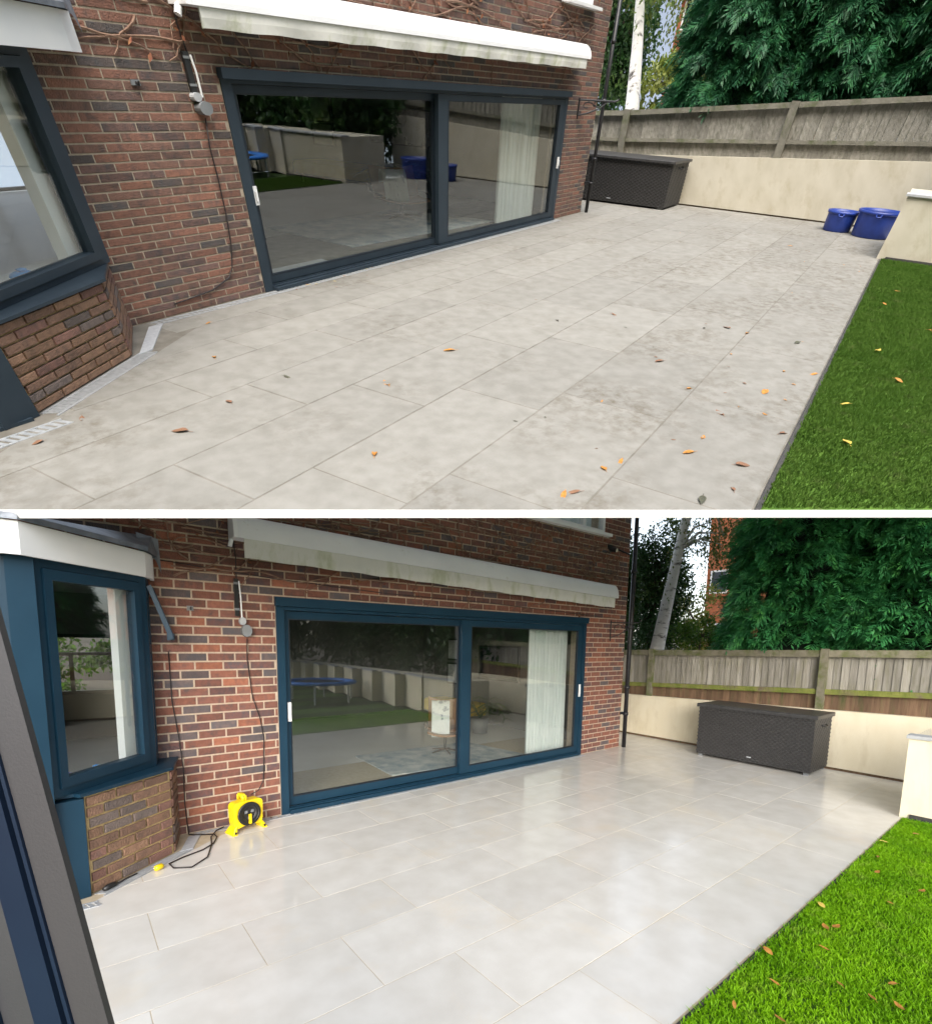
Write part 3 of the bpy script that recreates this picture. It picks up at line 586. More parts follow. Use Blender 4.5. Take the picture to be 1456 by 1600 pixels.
def build_patio(D):
    up = D['up']; k = D['k']; rows = D['rows']; e = D['e']; sl = D['sl']; L = D['L']
    sm, gm = (M['slab_dry'], M['grout_d']) if up else (M['slab_wet'], M['grout_w'])
    xmin = -7.5 if up else -2.6; xmax = e - .02; t = .055 if up else .03
    rows = [1.5*k, .9*k, .4*k] + rows; offs = [.1, .6, .3] + D['off']
    cutp = lambda p: clip_poly(p, *CUT) if up else p
    b = MB(); outline = cutp([(xmin, L - .0), (xmax, L), (xmax, 1.5*k), (xmin, 1.5*k)])
    b.prism(outline, -t, -.0035 if up else -.0012); P = b.build('patio', gm, None, kind='structure')
    P['label'] = 'stained pale stone paving of the upper terrace' if up else 'wet pale clean paving of the lower terrace'
    g = .006*k*(1.25 if up else .7)
    Bx = [D['B1'], D['B2']]
    for i in range(len(rows) - 1):
        ya, yb = rows[i+1], rows[i]; o = offs[i]
        n0 = math.floor((xmin - o)/sl); x = o + n0*sl
        while x < xmax:
            xa, xb = max(x, xmin) + g/2, min(x + sl, xmax) - g/2
            if yb > .01 and xb < D['c'] + .1*k: x += sl; continue         # under the house
            if yb > .01: xa = max(xa, D['c'] + .1*k)
            poly = [(xa, ya + g/2), (xb, ya + g/2), (xb, yb - g/2), (xa, yb - g/2)]
            poly = cutp(poly)
            # keep clear of the bay
            d = np.array(D['B1']) - np.array(D['B2']); nn = np.array([d[1], -d[0]])/np.linalg.norm(d)
            if poly and yb < .02:
                if xa < D['B0'][0]:
                    keep = clip_poly(poly, nn[0], nn[1], -float(nn @ np.array(D['B2'])) - .11*k)
                    keep2 = clip_poly(poly, 0, -1, D['B2'][1] - .16*k)
                    cand = keep if xb > D['B2'][0] - .1*k else keep2
                    if xb > D['B2'][0] and xa < D['B2'][0] - .02 and len(keep2) > 2 and yb <= D['B2'][1] - .15*k: cand = poly
                    poly = cand
            if xb - xa > .03*k and len(poly) > 2:
                bb = MB(); n = len(poly); cx = sum(p[0] for p in poly)/n; cy = sum(p[1] for p in poly)/n; dz = random.uniform(-.0012, .0012) if up else random.uniform(-.0003, .0004)
                c = .0012*k if up else .0006
                ins = [(p[0] + c*np.sign(cx - p[0]), p[1] + c*np.sign(cy - p[1])) for p in poly]
                vs = [(p[0]-cx, p[1]-cy, -t + .002) for p in poly] + [(p[0]-cx, p[1]-cy, -.0025 if up else -.0006) for p in poly] + [(p[0]-cx, p[1]-cy, 0) for p in ins]
                bb.add(vs, [tuple(range(2*n, 3*n))] + [(q, (q+1) % n, n+(q+1) % n, n+q) for q in range(n)] + [(n+q, n+(q+1) % n, 2*n+(q+1) % n, 2*n+q) for q in range(n)])
                bb.build('paving_slab', (M[('slab_dry', 'slab_mid', 'slab_dirty')[int(min(2, max(0, (cx*.10 - (cy + 3.2)*.45 + random.uniform(-.35, .35)))))]] if up else sm), P, loc=(cx, cy, dz))
            x += sl
    # edging against the lawn
    b = MB(); pl = cutp([(xmin, L - .022*k), (D['stub'] if up else D['stub'] + .4, L - .022*k), (D['stub'] if up else D['stub'] + .4, L - .004), (xmin, L - .004)])
    b.prism(pl, -.06, .004); b.build('steel_edging', M['steel_edge'], P)
    # slot drains
    def drain(name, p, q, w, n):
        T = link(name, None, P); d = np.array(q) - np.array(p); ln = np.linalg.norm(d); d = d/ln; nn = np.array([d[1], -d[0]])
        b = MB()
        for o in (0, w): b.obox(tuple(np.array(p) + nn*o), tuple(np.array(q) + nn*o), -.006*k, .006*k, -.03, .004)
        b.build('rail', M['grate'], T)
        b = MB(); b.obox(p, q, -w, 0, -.04, -.022); b.build('channel', M['black'], T)
        b = MB()
        for i in range(n):
            a = np.array(p) + d*ln*(i + .5)/n; sk = d*w*.35; h = d*ln/n*.28
            b.prism([tuple(a - h), tuple(a + h), tuple(a + h + nn*w + sk), tuple(a - h + nn*w + sk)][::-1], -.02, .003)
        b.build('slat', M['grate'], T, kind='stuff')
    B0, B1, B2 = D['B0'], D['B1'], D['B2']
    d = (np.array(B1) - np.array(B2)); d /= np.linalg.norm(d); nn = np.array([d[1], -d[0]])
    drain('bay_drain', tuple(np.array(B2) + nn*.03*k), tuple(np.array(B1) + nn*.03*k + d*.08*k), .075*k, 46)
    drain('door_drain', (B0[0] + .12*k, -.025*k), (D['W'], -.055*k), .055*k, 150)
    drain('front_drain', (D['bxe'], B2[1] - .145*k), (B2[0] + .03*k, B2[1] - .145*k), .07*k, 16)
    p0 = np.array(B1) + np.array([.045*k, -.02*k]); p1 = np.array(B0) + np.array([.06*k, -.09*k]); w = np.array([.095*k, -.01])
    b = MB(); b.prism([tuple(p0 - d*.0), tuple(p0 + w + np.array([0, .02*k])), tuple(p1 + w), tuple(p1)], -.01, .007); b.build('drain_cover', M['galv'], P)
    if up:   # white edge and concrete base of the tilted terrace, whitened to bounce light
        a, bq = CUT_A - _d*.6, CUT_B - _d*.8; n = -CUT_N
        b = MB(); b.prism([tuple(a), tuple(bq), tuple(bq + n*.02), tuple(a + n*.02)], -.058, -.0015)
        b.build('terrace_edge', M['edging'], None, kind='structure', label='white front edge of the upper terrace')
        poly = clip_poly([(-7.2, -9.9), (3, -9.9), (3, -15.8), (19, -15.8), (19, -9.9), (23, -9.9), (23, 6.5), (11.9, 6.5), (11.9, 13), (-7.2, 13)], CUT[0], CUT[1], CUT[2] - .35)
        b = MB(); b.prism(poly, -.14, -.0815); b.build('terrace_base', M['concrete'], None, kind='structure', label='white underside of the upper terrace, added to bounce light')

def grass(D, name, area, n, hgt, m, keep=None):
    x0, x1, y0, y1 = area; P = np.stack([RNG.uniform(x0, x1, n), RNG.uniform(y0, y1, n), np.full(n, -.005)], 1)
    if keep is not None: P = P[keep(P)]
    n = len(P); k = math.sqrt(D['k']) if D['up'] else 1.0
    a = RNG.uniform(0, 2*np.pi, n); w = RNG.uniform(.0018, .0034, n)*k*1.5; h = hgt*RNG.uniform(.5, 1.25, n)
    ln = RNG.normal(0, .5, (n, 2))*h[:, None]; dx = np.stack([np.cos(a)*w, np.sin(a)*w], 1)
    V = np.zeros((n, 5, 3)); V[:, 0] = P; V[:, 1] = P; V[:, 0, :2] -= dx; V[:, 1, :2] += dx
    V[:, 2] = P; V[:, 3] = P; V[:, 2, :2] += dx*.8 + ln*.35; V[:, 3, :2] += -dx*.8 + ln*.35; V[:, 2:4, 2] += (h*.55)[:, None]
    V[:, 4] = P; V[:, 4, :2] += ln; V[:, 4, 2] += h
    i = np.arange(n)[:, None]*5
    F = np.concatenate([i + np.array([[0, 1, 2]]), i + np.array([[0, 2, 3]]), i + np.array([[3, 2, 4]])])
    link(name, np_mesh(name, V.reshape(-1, 3), F, m), None, kind='stuff', label='short mown grass blades of the ' + ('upper' if D['up'] else 'lower') + ' lawn', cat='grass')

LEAF_MESH = {}
def leaf_mesh(mi, v):
    if (mi, v) not in LEAF_MESH:
        rs = random.Random(v*31 + 5); b = MB(); n = 5; vs = []; w = (.42, .55, .34, .48)[v]
        for i in range(n + 1):
            t = i/n; ww = w*math.sin(math.pi*min(1, t*.92 + .06))**.8*.5; zz = .16*math.sin(t*3.0 + v) + .02
            vs += [(t - .5, -ww, zz + .10*rs.random()), (t - .5, 0, zz), (t - .5, ww, zz + .12*rs.random())]
        b.add(vs, [(3*i+q, 3*i+3+q, 3*i+4+q, 3*i+1+q) for i in range(n) for q in (0, 1)])
        b.add([(-.5, -.02, .03), (-.5, .02, .03), (-.78, .02, .06), (-.78, -.02, .06)], [(0, 1, 2, 3)])
        LEAF_MESH[(mi, v)] = b.mesh('leaf', M['leaf%d' % mi])
    return LEAF_MESH[(mi, v)]
def fallen(D, pts, label, group, size, cols, z=.004):
    for x, y in pts:
        ci = random.choice(cols); cn = ('', 'orange', 'brown', 'yellow', 'dark grey')[ci]
        o = link('fallen_leaf', leaf_mesh(ci, random.randrange(4)), None, (x, y, z), random.uniform(0, 6.28), label=cn + ' ' + label, cat='leaf', group=cn + ' ' + group)
        s = size*random.uniform(.7, 1.25); o.scale = (s, s, s*.4)

def build_end(D):
    'cream end wall, fence, retaining wall, chest'
    up = D['up']; k = D['k']; e = D['e']; ft = D['ft']; rm = M['render_t'] if up else M['render']; tag = 'upper' if up else 'lower'
    ya, yb = D['fy']
    W_ = thing('garden_wall', f'low cream rendered wall under the wooden fence in the {tag} view', 'wall')
    b = MB(); n = 12
    ys = np.linspace(ya, yb, n + 1)
    for i in range(n):
        z = [interp(D['ewall'], y) for y in (ys[i], ys[i+1])]; t = .16*k
        b.add([(e, ys[i], .03), (e, ys[i+1], .03), (e, ys[i+1], z[1]), (e, ys[i], z[0]), (e+t, ys[i], .03), (e+t, ys[i+1], .03), (e+t, ys[i+1], z[1]), (e+t, ys[i], z[0])],
              [(0,1,2,3), (3,2,6,7), (4,7,6,5)] + ([(0,3,7,4)] if i == 0 else []) + ([(1,5,6,2)] if i == n-1 else []))
    b.build('render_face', rm, W_); MB().box(e + .012*k, e + .14*k, yb, ya, -.02, .03).build('dark_base_gap', M['board_low'], W_)
    # fence
    F = thing('fence', f'weathered wooden closeboard fence on the cream wall in the {tag} view', 'fence')
    fx = e + .09*k; bw = .098*k if not up else .19; y = ya
    while y > yb:
        zt = interp(D['fence'], y) - .03; zr = interp(D['rail'], y)
        x = fx + random.uniform(0, .008*k); w = bw*random.uniform(.92, 1.02)
        b = MB(); b.add([(x, y, zr), (x + .012*k, y - w, zr), (x + .012*k, y - w, zt + random.uniform(-.006, .006)), (x, y, zt + random.uniform(-.006, .006)), (x + .02*k, y, zr), (x + .02*k, y - w, zr), (x + .02*k, y - w, zt), (x + .02*k, y, zt)],
              [(0,1,2,3), (4,7,6,5), (0,3,7,4), (1,5,6,2), (3,2,6,7), (0,4,5,1)])
        b.build('board', M['wood_t'] if up else M['wood'], F)
        zg = interp(D['ewall'], y) - .05
        b = MB(); b.box(x + .004, x + .018*k, y - bw*.985, y, zg, zr + .01); b.build('low_board', M['wood_t'] if up else M['board_low'], F)
        y -= bw*.97
    ps = [ya] + list(D['posts']) + [yb]
    for i in range(len(ps) - 1):
        y0, y1 = ps[i] - .05*k, ps[i+1] + .05*k
        for nm, key, dz0, dz1, mm, xo in (('cap_rail', 'fence', -.10, .0, 'wood_rail', .055), ('mid_rail', 'rail', -.03, .045, 'moss', .05)):
            za, zb = interp(D[key], y0), interp(D[key], y1); b = MB()
            x0, x1 = fx - xo*k, fx - .004
            b.add([(x0, y0, za+dz0), (x0, y1, zb+dz0), (x0, y1, zb+dz1), (x0, y0, za+dz1), (x1, y0, za+dz0), (x1, y1, zb+dz0), (x1, y1, zb+dz1), (x1, y0, za+dz1)],
                  [(0,1,2,3), (4,7,6,5), (0,3,7,4), (1,5,6,2), (3,2,6,7), (0,4,5,1)]); b.build(nm, M['rail_t'] if up else M[mm], F)
    for y in D['posts']:
        zt = interp(D['fence'], y) + .02; MB().box(fx - .075*k, fx - .006, y - .048*k, y + .048*k, interp(D['ewall'], y) - .03, zt).build('post', M['rail_t'] if up else M['wood_rail'], F)
    # retaining wall, saw-toothed along the lawn
    RW = thing('retaining_wall', f'cream rendered retaining wall end with grey coping at the lawn edge in the {tag} view', 'wall')
    x = D['stub']; y = D['L'] + .03*k; z = D['stubz']; i = 0; y_end = D['L'] - (12.5 if not up else 7.0)
    while y > y_end:
        y2 = y - (1.25 if i == 0 or not up else .55)*k; sw = .30*k
        pts = [(x, y), (x + sw*.15 if i == 0 else x + sw, y2), (x + 1.0*k, y2), (x + 1.0*k, y)]
        MB().prism(pts[::-1], .0, z).build('panel', rm, RW)
        c = .02*k; cp = [(x - c, y + c), (pts[1][0] - c, y2 + .002), (pts[1][0] + .16*k, y2 + .002), (x + .16*k, y + c)]
        MB().prism(cp[::-1], z + .001, z + .035).build('coping', M['coping'], RW); y = y2; i += 1
        if i == 1: MB().prism([(x + .01*k, D['L'] - .05*k), (x + .03*k, y2), (x - .015*k, y2), (x - .015*k, D['L'] - .05*k)][::-1], -.01, .05).build('dark_base', M['steel_edge'], RW)
    # rattan chest
    x0, x1, y0, y1, z = D['chest']
    C = thing('storage_chest', 'black rattan storage chest against cream wall near the drainpipe, upper view' if up else 'black rattan storage chest with lid standing on wet paving, lower view', 'chest', ((x0+x1)/2, (y0+y1)/2, 0))
    a, b_ = (x1-x0)/2, (y1-y0)/2; zl = z - .055
    MB().box(-a + .0055*k, a - .0055*k, -b_ + .0055*k, b_ - .0055*k, .04, zl).build('body', M['rattan'], C)
    # woven strips: rows of short horizontal weavers over vertical stakes on the two visible faces
    b = MB(); nz = 26; hz = (zl - .05)/nz
    def weave(L0, L1, place):
        n = int((L1 - L0)/(.034*k)); w = (L1 - L0)/n
        for r in range(nz):
            zz = .045 + r*hz
            for q in range(n):
                if (q + r) % 2 == 0: place(L0 + q*w + .0015*k, L0 + (q+1)*w - .0015*k, zz + .003, zz + hz - .002)
    def front(u0, u1, za, zb): b.add([(-a, u0, za), (-a, u1, za), (-a, u1, zb), (-a, u0, zb), (-a + .005*k, u0 - .004*k, za), (-a + .005*k, u1 + .004*k, za), (-a + .005*k, u1 + .004*k, zb), (-a + .005*k, u0 - .004*k, zb)], [(3,2,1,0), (0,1,5,4), (2,3,7,6), (1,2,6,5), (3,0,4,7)])
    def side(u0, u1, za, zb): b.add([(u0, -b_, za), (u1, -b_, za), (u1, -b_, zb), (u0, -b_, zb), (u0 - .004*k, -b_ + .005*k, za), (u1 + .004*k, -b_ + .005*k, za), (u1 + .004*k, -b_ + .005*k, zb), (u0 - .004*k, -b_ + .005*k, zb)], [(0,1,2,3), (4,5,1,0), (6,7,3,2), (5,6,2,1), (7,4,0,3)])
    weave(-b_, b_, front); weave(-a, a, side); b.build('weave', M['rattan_l'], C, kind='stuff')
    MB().cbox(-a - .03*k, a + .01*k, -b_ - .03*k, b_ + .03*k, zl + .002, z, .008).build('lid', M['rattan_l'], C)
    for sx in (-1, 1):
        for sy in (-1, 1): MB().cbox(sx*(a - .05*k) - .03*k, sx*(a - .05*k) + .03*k, sy*(b_ - .06*k) - .03*k, sy*(b_ - .06*k) + .03*k, 0, .042, .004).build('foot', M['grey_p'], C)
    MB().tube([(-.09*k, -b_ - .004*k, zl - .10), (-.06*k, -b_ - .035*k, zl - .12), (.06*k, -b_ - .035*k, zl - .12), (.09*k, -b_ - .004*k, zl - .10)], .008*k, 6).build('handle', M['black'], C, True)
    MB().box(-a - .006*k, -a + .002, -.03*k, .03*k, .11, .125).build('badge', M['galv'], C)

def build_wall_bits(D):
    up = D['up']; k = D['k']; tag = 'upper' if up else 'lower'
    jx, jz = (-.384, 1.816) if up else (-.275, 1.81)
    J = thing('junction_box', f'round grey outdoor junction box on brick wall left of door in {tag} view', 'junction box', (jx, 0, jz))
    b = MB(); r = .048; pr = [(0, 0), (r, 0), (r, .02), (r*.85, .03), (0, .03)]
    b.v = []; 
    def disc(b, r, y0, y1, cx=0, cz=0, n=16, sx=1): 
        vs = [(cx + sx*r*math.cos(2*math.pi*q/n), y, cz + r*math.sin(2*math.pi*q/n)) for y in (y0, y1) for q in range(n)]
        b.add(vs, [tuple(range(n)), tuple(range(2*n-1, n-1, -1))] + [(q, n+q, n+(q+1) % n, (q+1) % n) for q in range(n)])
    disc(b, .055, -.055*k, -.002, 0, 0, 16, k*.8); b.build('box', M['grey_p'], J)
    b = MB(); disc(b, .036, -.04*k, -.002, -.03*k, .085, 14, k*.8); b.build('gland', M['coping'], J)
    S = thing('cable_trunking', f'short black bracket strip with white cable on brick wall in {tag} view', 'bracket')
    xs, z0, z1 = ((-.44, 1.93, 2.23)) if up else (-.345, 1.94, 2.27)
    MB().box(xs - .018*k, xs + .018*k, -.022*k, -.002, z0, z1).build('strip', M['black'], S)
    MB().tube([(xs + .02*k, -.03*k, z1 - .02), (xs + .03*k, -.034*k, (z0+z1)/2), (xs + .035*k, -.03*k, z0 - .03)], .006*k, 6).build('white_cable', M['white'], S)
    for z in (z0 + .05, z1 - .05): MB().box(xs - .024*k, xs + .024*k, -.026*k, -.0225*k, z, z + .02).build('clip', M['grey_p'], S)
    cab = lambda pts, r, lab: MB().tube(pts, r, 6).build('wall_cable', M['cable'], None, True, label=lab, cat='cable')
    if up:
        cab([(-.37, -.03, 1.74), (-.40, -.02, 1.5), (-.39, -.02, 1.22), (-.40, -.02, .9), (-.44, -.02, .6), (-.52, -.02, .36), (-.62, -.02, .26), (-.95, -.02, .17), (-1.6, -.02, .12)], .009, 'dark cable hanging from junction box down brick wall in upper view')
        cab([(-.40, -.03, 2.2), (-.45, -.03, 2.42), (-.42, -.03, 2.56)], .009, 'dark cable between awning and bracket strip in upper view')
        h_x = -1.18
    else:
        cab([(-.27, -.02, 1.74), (-.275, -.014, 1.55), (-.24, -.014, 1.2), (-.18, -.014, 1.0), (-.15, -.014, .8), (-.16, -.014, .5), (-.17, -.016, .38), (-.22, -.03, .30), (-.30, -.06, .28)], .0045, 'dark cable hanging from junction box down to the yellow reel in lower view')
        cab([(-.34, -.012, 2.2), (-.34, -.012, 2.45), (-.36, -.03, 2.62)], .0045, 'dark cable between awning and bracket strip in lower view')
        cab([(-.95, -.012, 2.37), (0, -.012, 2.30), (1.2, -.012, 2.25), (2.6, -.012, 2.24), (5.4, -.012, 2.16)], .004, 'thin dark cable running across wall below the awning in lower view')
        cab([(-.90, -.012, 1.62), (-.895, -.014, 1.2), (-.862, -.02, .9), (-.84, -.03, .6), (-.845, -.03, .3), (-.83, -.04, .012)], .0045, 'dark cable running down the corner beside the bay in lower view')
        h_x = -.72
    K_ = thing('wall_hook', f'small dark hook on bare brick wall between bay and door in {tag} view', 'hook', (h_x, 0, 1.99))
    MB().box(-.025*k, .025*k, -.012*k, -.001, -.02, .02).build('plate', M['grey_p'], K_); MB().tube([(0, -.012*k, 0), (0, -.035*k, -.012), (0, -.038*k, .012)], .006*k, 6).build('arm', M['black'], K_)
    # wrought iron hanging bracket near the corner
    hx, hz = (10.75, 2.02) if up else (5.30, 2.09); s = k if up else 1
    HB = thing('hanging_bracket', f'black wrought iron scroll basket bracket by the house corner in {tag} view', 'bracket', (hx, 0, hz))
    ln = .42; d = np.array([.62, -.78])
    P3 = lambda u, z: (d[0]*u*s, -.012 + d[1]*u*s, z)
    MB().tube([P3(.0, .03), P3(.0, -.30)], .010*s, 6).build('back_bar', M['blackm'], HB)
    MB().tube([P3(0, 0), P3(ln, .0), P3(ln + .04, .025), P3(ln + .05, .05)], .008*s, 6).build('arm', M['blackm'], HB)
    MB().tube([P3(.01, -.24), P3(.12, -.20), P3(.26, -.11), P3(.34, -.01)], .007*s, 6).build('brace', M['blackm'], HB)
    MB().tube([P3(.10 + (.085 - .009*q)*math.cos(q*.7), -.095 + (.085 - .009*q)*math.sin(q*.7)) for q in range(9)], .006*s, 6).build('scroll', M['blackm'], HB)
    MB().tube([P3(.23 + (.06 - .007*q)*math.cos(2 + q*.7), -.06 + (.06 - .007*q)*math.sin(2 + q*.7)) for q in range(8)], .006*s, 6).build('scroll', M['blackm'], HB)
    if not up:
        FL = thing('flood_light', 'small security spotlight under the upstairs window in lower view', 'light', (5.17, 0, 3.22))
        MB().box(-.05, .05, -.03, -.001, -.04, .06).build('mount', M['black'], FL); MB().tube([(0, -.03, 0), (.02, -.12, -.03)], .035, 10).build('head', M['black'], FL)
        MB().tube([(.02, -.121, -.03), (.022, -.128, -.032)], .030, 10).build('lens', M['lens'], FL)
        MB().tube([(5.2, -.012, 3.26), (5.72, -.012, 3.2)], .012, 6).build('conduit', M['black'], None, label='black conduit from spotlight to the drainpipe in lower view', cat='conduit')
    # creeper: wandering stems with dry leaves, one plant
    CR = thing('creeper', f'dry brown creeper stems clinging to the upper brickwork in {tag} view', 'creeper')
    rs = np.random.default_rng(5 + up); b = MB(); lv = []
    x_lo, x_hi = (-2.3, 11.2) if up else (-1.15, 5.55)
    def stem(x, z, dx, dz, n, r):
        pts = []
        for i in range(n):
            pts.append((x, -.012 - .006*k*abs(math.sin(i*1.7)), z)); dx += rs.normal(0, .25); dz += rs.normal(0, .25)
            q = math.hypot(dx, dz); dx, dz = dx/q, dz/q; x += dx*.075*k; z += dz*.05
            if not (x_lo < x < x_hi) or z < 2.12 or z > (D['top'] if x > D['xM'] else D['topM']) - .03 or (D['win'][0] - .05 < x < D['win'][1] + .1 and z > D['win'][2] - .07): break
            if x < D['B0'][0] + .06*k and z < 2.5: break
            if rs.random() < .24: lv.append((x + rs.normal(0, .02)*k, -.02*k, z + rs.normal(0, .02)))
        if len(pts) > 2: b.tube(pts, [r*(1 - .6*i/len(pts)) for i in range(len(pts))], 4, cap=False)
    for _ in range(150 if not up else 90):
        x = rs.uniform(x_lo, x_hi); z = rs.uniform(2.55, 3.75) if x > 0 else rs.uniform(2.3, 2.95)
        stem(x, z, rs.choice([-1, 1])*1.0, rs.normal(0, .5), int(rs.integers(8, 34)), .0065*k if up else .0085)
    if not up:
        for q in range(7): stem(5.35 - .25*q, 3.2 + .02*q, -1, .06, 60, .013 - .001*q)
        for q in range(8): stem(5.1 + .06*q, 3.1, rs.normal(.1, .2), -1, 34, .006)
    b.build('stem', M['vine'], CR, kind='stuff')
    V, F = leaf_quads(np.array(lv), .045*math.sqrt(k), .6); V[:, 1] = np.minimum(V[:, 1], -.014); CRl = link('dry_leaf', np_mesh('dry_leaf', V, F, M['vleaf']), CR, kind='stuff')

def build_interior(D):
    up = D['up']; k = D['k']; tag = 'upper' if up else 'lower'; W = D['W']; sc = (k, k, 1)
    L_ = lambda x, y, z=0: (x*W/4.68, y*k, z)
    # curtain
    n = 90; x0, x1 = 3.72*W/4.68, 4.58*W/4.68; b = MB(); vs = []
    for i in range(n + 1):
        t = i/n; x = x0 + (x1 - x0)*t
        for q, z in enumerate((.02, .7, 1.4, 2.38)): vs.append((x, (.26 + (.035 - .004*q)*math.sin(i*1.05 + .3*math.sin(i*.37)) + .02*math.sin(i*.23))*k, z))
    b.add(vs, [(4*i+q, 4*i+4+q, 4*i+5+q, 4*i+1+q) for i in range(n) for q in range(3)])
    b.build('curtain', M['curtain'], None, True, label=f'white pleated curtain behind right pane of the door in {tag} view', cat='curtain')
    # rug
    b = MB(); rg = [L_(*p)[:2] for p in ((1.62, .60), (3.95, .42), (3.75, 1.75), (1.72, 1.85))]; b.prism(rg, -.002, .012)
    b.build('rug', M['rug'], None, label=f'faded blue grey rug on the floor inside the {tag} view', cat='rug')
    # lounge chair
    A = thing('lounge_chair', f'tan swivel lounge chair behind the glass in {tag} view', 'chair', L_(3.32 if up else 3.0, 1.32), R(-35), (.82*k, .82*k, .74))
    b = MB()
    for q in range(5):
        a = q*2*math.pi/5; b.tube([(0, 0, .09), (.30*math.cos(a), .30*math.sin(a), .03)], [.022, .012], 6)
    b.build('star_base', M['dwood'], A); MB().tube([(0, 0, .09), (0, 0, .36)], .03, 10).build('column', M['black'], A, True)
    def shell(name, pts, w, m):
        b = MB(); N_ = len(pts); vs = []
        for y, z in pts:
            for q in range(7): u = q/6*2 - 1; vs.append((u*w, y - .10*u*u*.6, z + .09*u*u))
        vs2 = [(x, y + .02, z - .05) for x, y, z in vs]; nv = len(vs)
        fs = [(7*i+q, 7*i+q+1, 7*i+q+8, 7*i+q+7) for i in range(N_-1) for q in range(6)]
        fs2 = [tuple(nv + j for j in f[::-1]) for f in fs]
        rim = [7*i for i in range(N_)] + [7*(N_-1)+q for q in range(1, 7)] + [7*i+6 for i in range(N_-2, -1, -1)] + list(range(5, 0, -1))
        fs3 = [(rim[i], nv + rim[i], nv + rim[(i+1) % len(rim)], rim[(i+1) % len(rim)]) for i in range(len(rim))]
        b.add(vs + vs2, fs + fs2 + fs3); return b.build(name, m, A, True)
    shell('seat', [(-.34, .44), (-.2, .43), (0, .40), (.2, .37), (.27, .40)], .34, M['tan'])
    shell('backrest', [(.24, .44), (.33, .62), (.42, .82), (.48, .98), (.50, 1.06)], .33, M['tan'])
    for sx in (-1, 1): MB().tube([(sx*.36, -.22, .58), (sx*.39, .05, .59), (sx*.36, .30, .58)], .03, 8).build('armrest', M['dwood'], A, True)
    # throw over the chair back
    T = link('throw', None, None, L_(3.20 if up else 2.88, 1.28), R(-35), (.82*k, .82*k, .74), label=f'white patterned throw draped over the lounge chair in {tag} view', cat='blanket')
    b = MB(); pth = [(-.03, .36), (.0, .55), (.04, .80), (.09, 1.0), (.14, 1.10), (.22, 1.10), (.26, 1.0), (.27, .80)]; vs = []
    for i, (y, z) in enumerate(pth):
        for q in range(9): u = q/8*2 - 1; vs.append((u*.17, y - .012*math.sin(q*1.9 + i), z + .006*math.sin(q*2.7)))
    nv = len(vs); fs = [(9*i+q, 9*i+q+1, 9*i+q+10, 9*i+q+9) for i in range(len(pth)-1) for q in range(8)]
    b.add(vs + [(x, y + .012, z) for x, y, z in vs], fs + [tuple(nv + j for j in f[::-1]) for f in fs])
    b.build('cloth', M['towel'], T, True)
    # mustard bench, plant, screen, pictures on the rear and side walls
    S = thing('bench_seat', f'mustard yellow bench seat at the far side of the room in {tag} view', 'bench', L_(5.0, 3.7), R(-90), sc)
    MB().cbox(-.75, .75, -.3, .3, .20, .46, .03).build('cushion', M['mustard'], S)
    for sx in (-1, 1):
        for sy in (-1, 1): MB().tube([(sx*.65, sy*.22, 0), (sx*.65, sy*.22, .2)], .02, 6).build('leg', M['dwood'], S)
    PL = thing('potted_palm', f'potted palm with arching leaves beside the curtain inside the {tag} view', 'plant', L_(4.55, 2.3), 0, sc)
    MB().lathe([(0, 0), (.14, 0), (.18, .30), (.16, .30), (.15, .27), (0, .27)], n=16).build('pot', M['wall_i'], PL, True)
    for q in range(11):
        a = q*2.4; r = .5 + .1*(q % 3); pts = [(r*t*math.cos(a)*.9, r*t*math.sin(a)*.9, .28 + 1.0*t - .65*t*t*(1 + .2*(q % 3))) for t in np.linspace(0, 1, 7)]
        b = MB(); b.tube(pts, .006, 4)
        for i in range(1, 7):
            for s in (-1, 1):
                p = np.array(pts[i]); dv = np.array([math.cos(a + s*1.0), math.sin(a + s*1.0), -.35])*.22; w = np.array([-math.sin(a), math.cos(a), 0])*.012
                b.add([p - w, p + w, p + dv*.6 + w, p + dv, p + dv*.6 - w], [(0, 1, 2, 3, 4)])
        b.build('frond', M['leafd'], PL)
    cx = D['c'] - .28*min(k, 1.4) - .01
    SCN = thing('wall_screen', f'dark framed screen on the far room wall in {tag} view', 'screen', (cx, 2.75*k, 1.30))
    MB().box(-.05*k, -.012*k, -.62*k, .62*k, -.36, .36).build('frame', M['black'], SCN); MB().box(-.058*k, -.0505*k, -.58*k, .58*k, -.33, .33).build('display', M['screen'], SCN)
    for i, (yy, zz) in enumerate(((4.3, 1.55), (4.3, 1.0))):
        PF = thing('picture', f'{"upper" if i == 0 else "lower"} of two black framed pictures on the far room wall in {tag} view', 'picture', (cx, yy*k, zz))
        MB().box(-.03*k, -.004, -.22*k, .22*k, -.25, .25).build('frame', M['black'], PF); MB().box(-.034*k, -.0305*k, -.18*k, .18*k, -.21, .21).build('print', M['paper'], PF)
    b = MB(); x, y = L_(.25, .30)[:2]; b.prism([L_(.15, .16)[:2], L_(1.0, .16)[:2], L_(1.05, .45)[:2], L_(.2, .48)[:2]], -.003, .014)
    b.build('door_mat', M['coping'], None, label=f'grey mat inside the left end of the glass door in {tag} view', cat='mat')
    # toys on the bay floor
    B1, B2 = np.array(D['V'][1]), np.array(D['V'][0])
    d = (B1 - B2)/np.linalg.norm(B1 - B2); n = np.array([-d[1], d[0]])
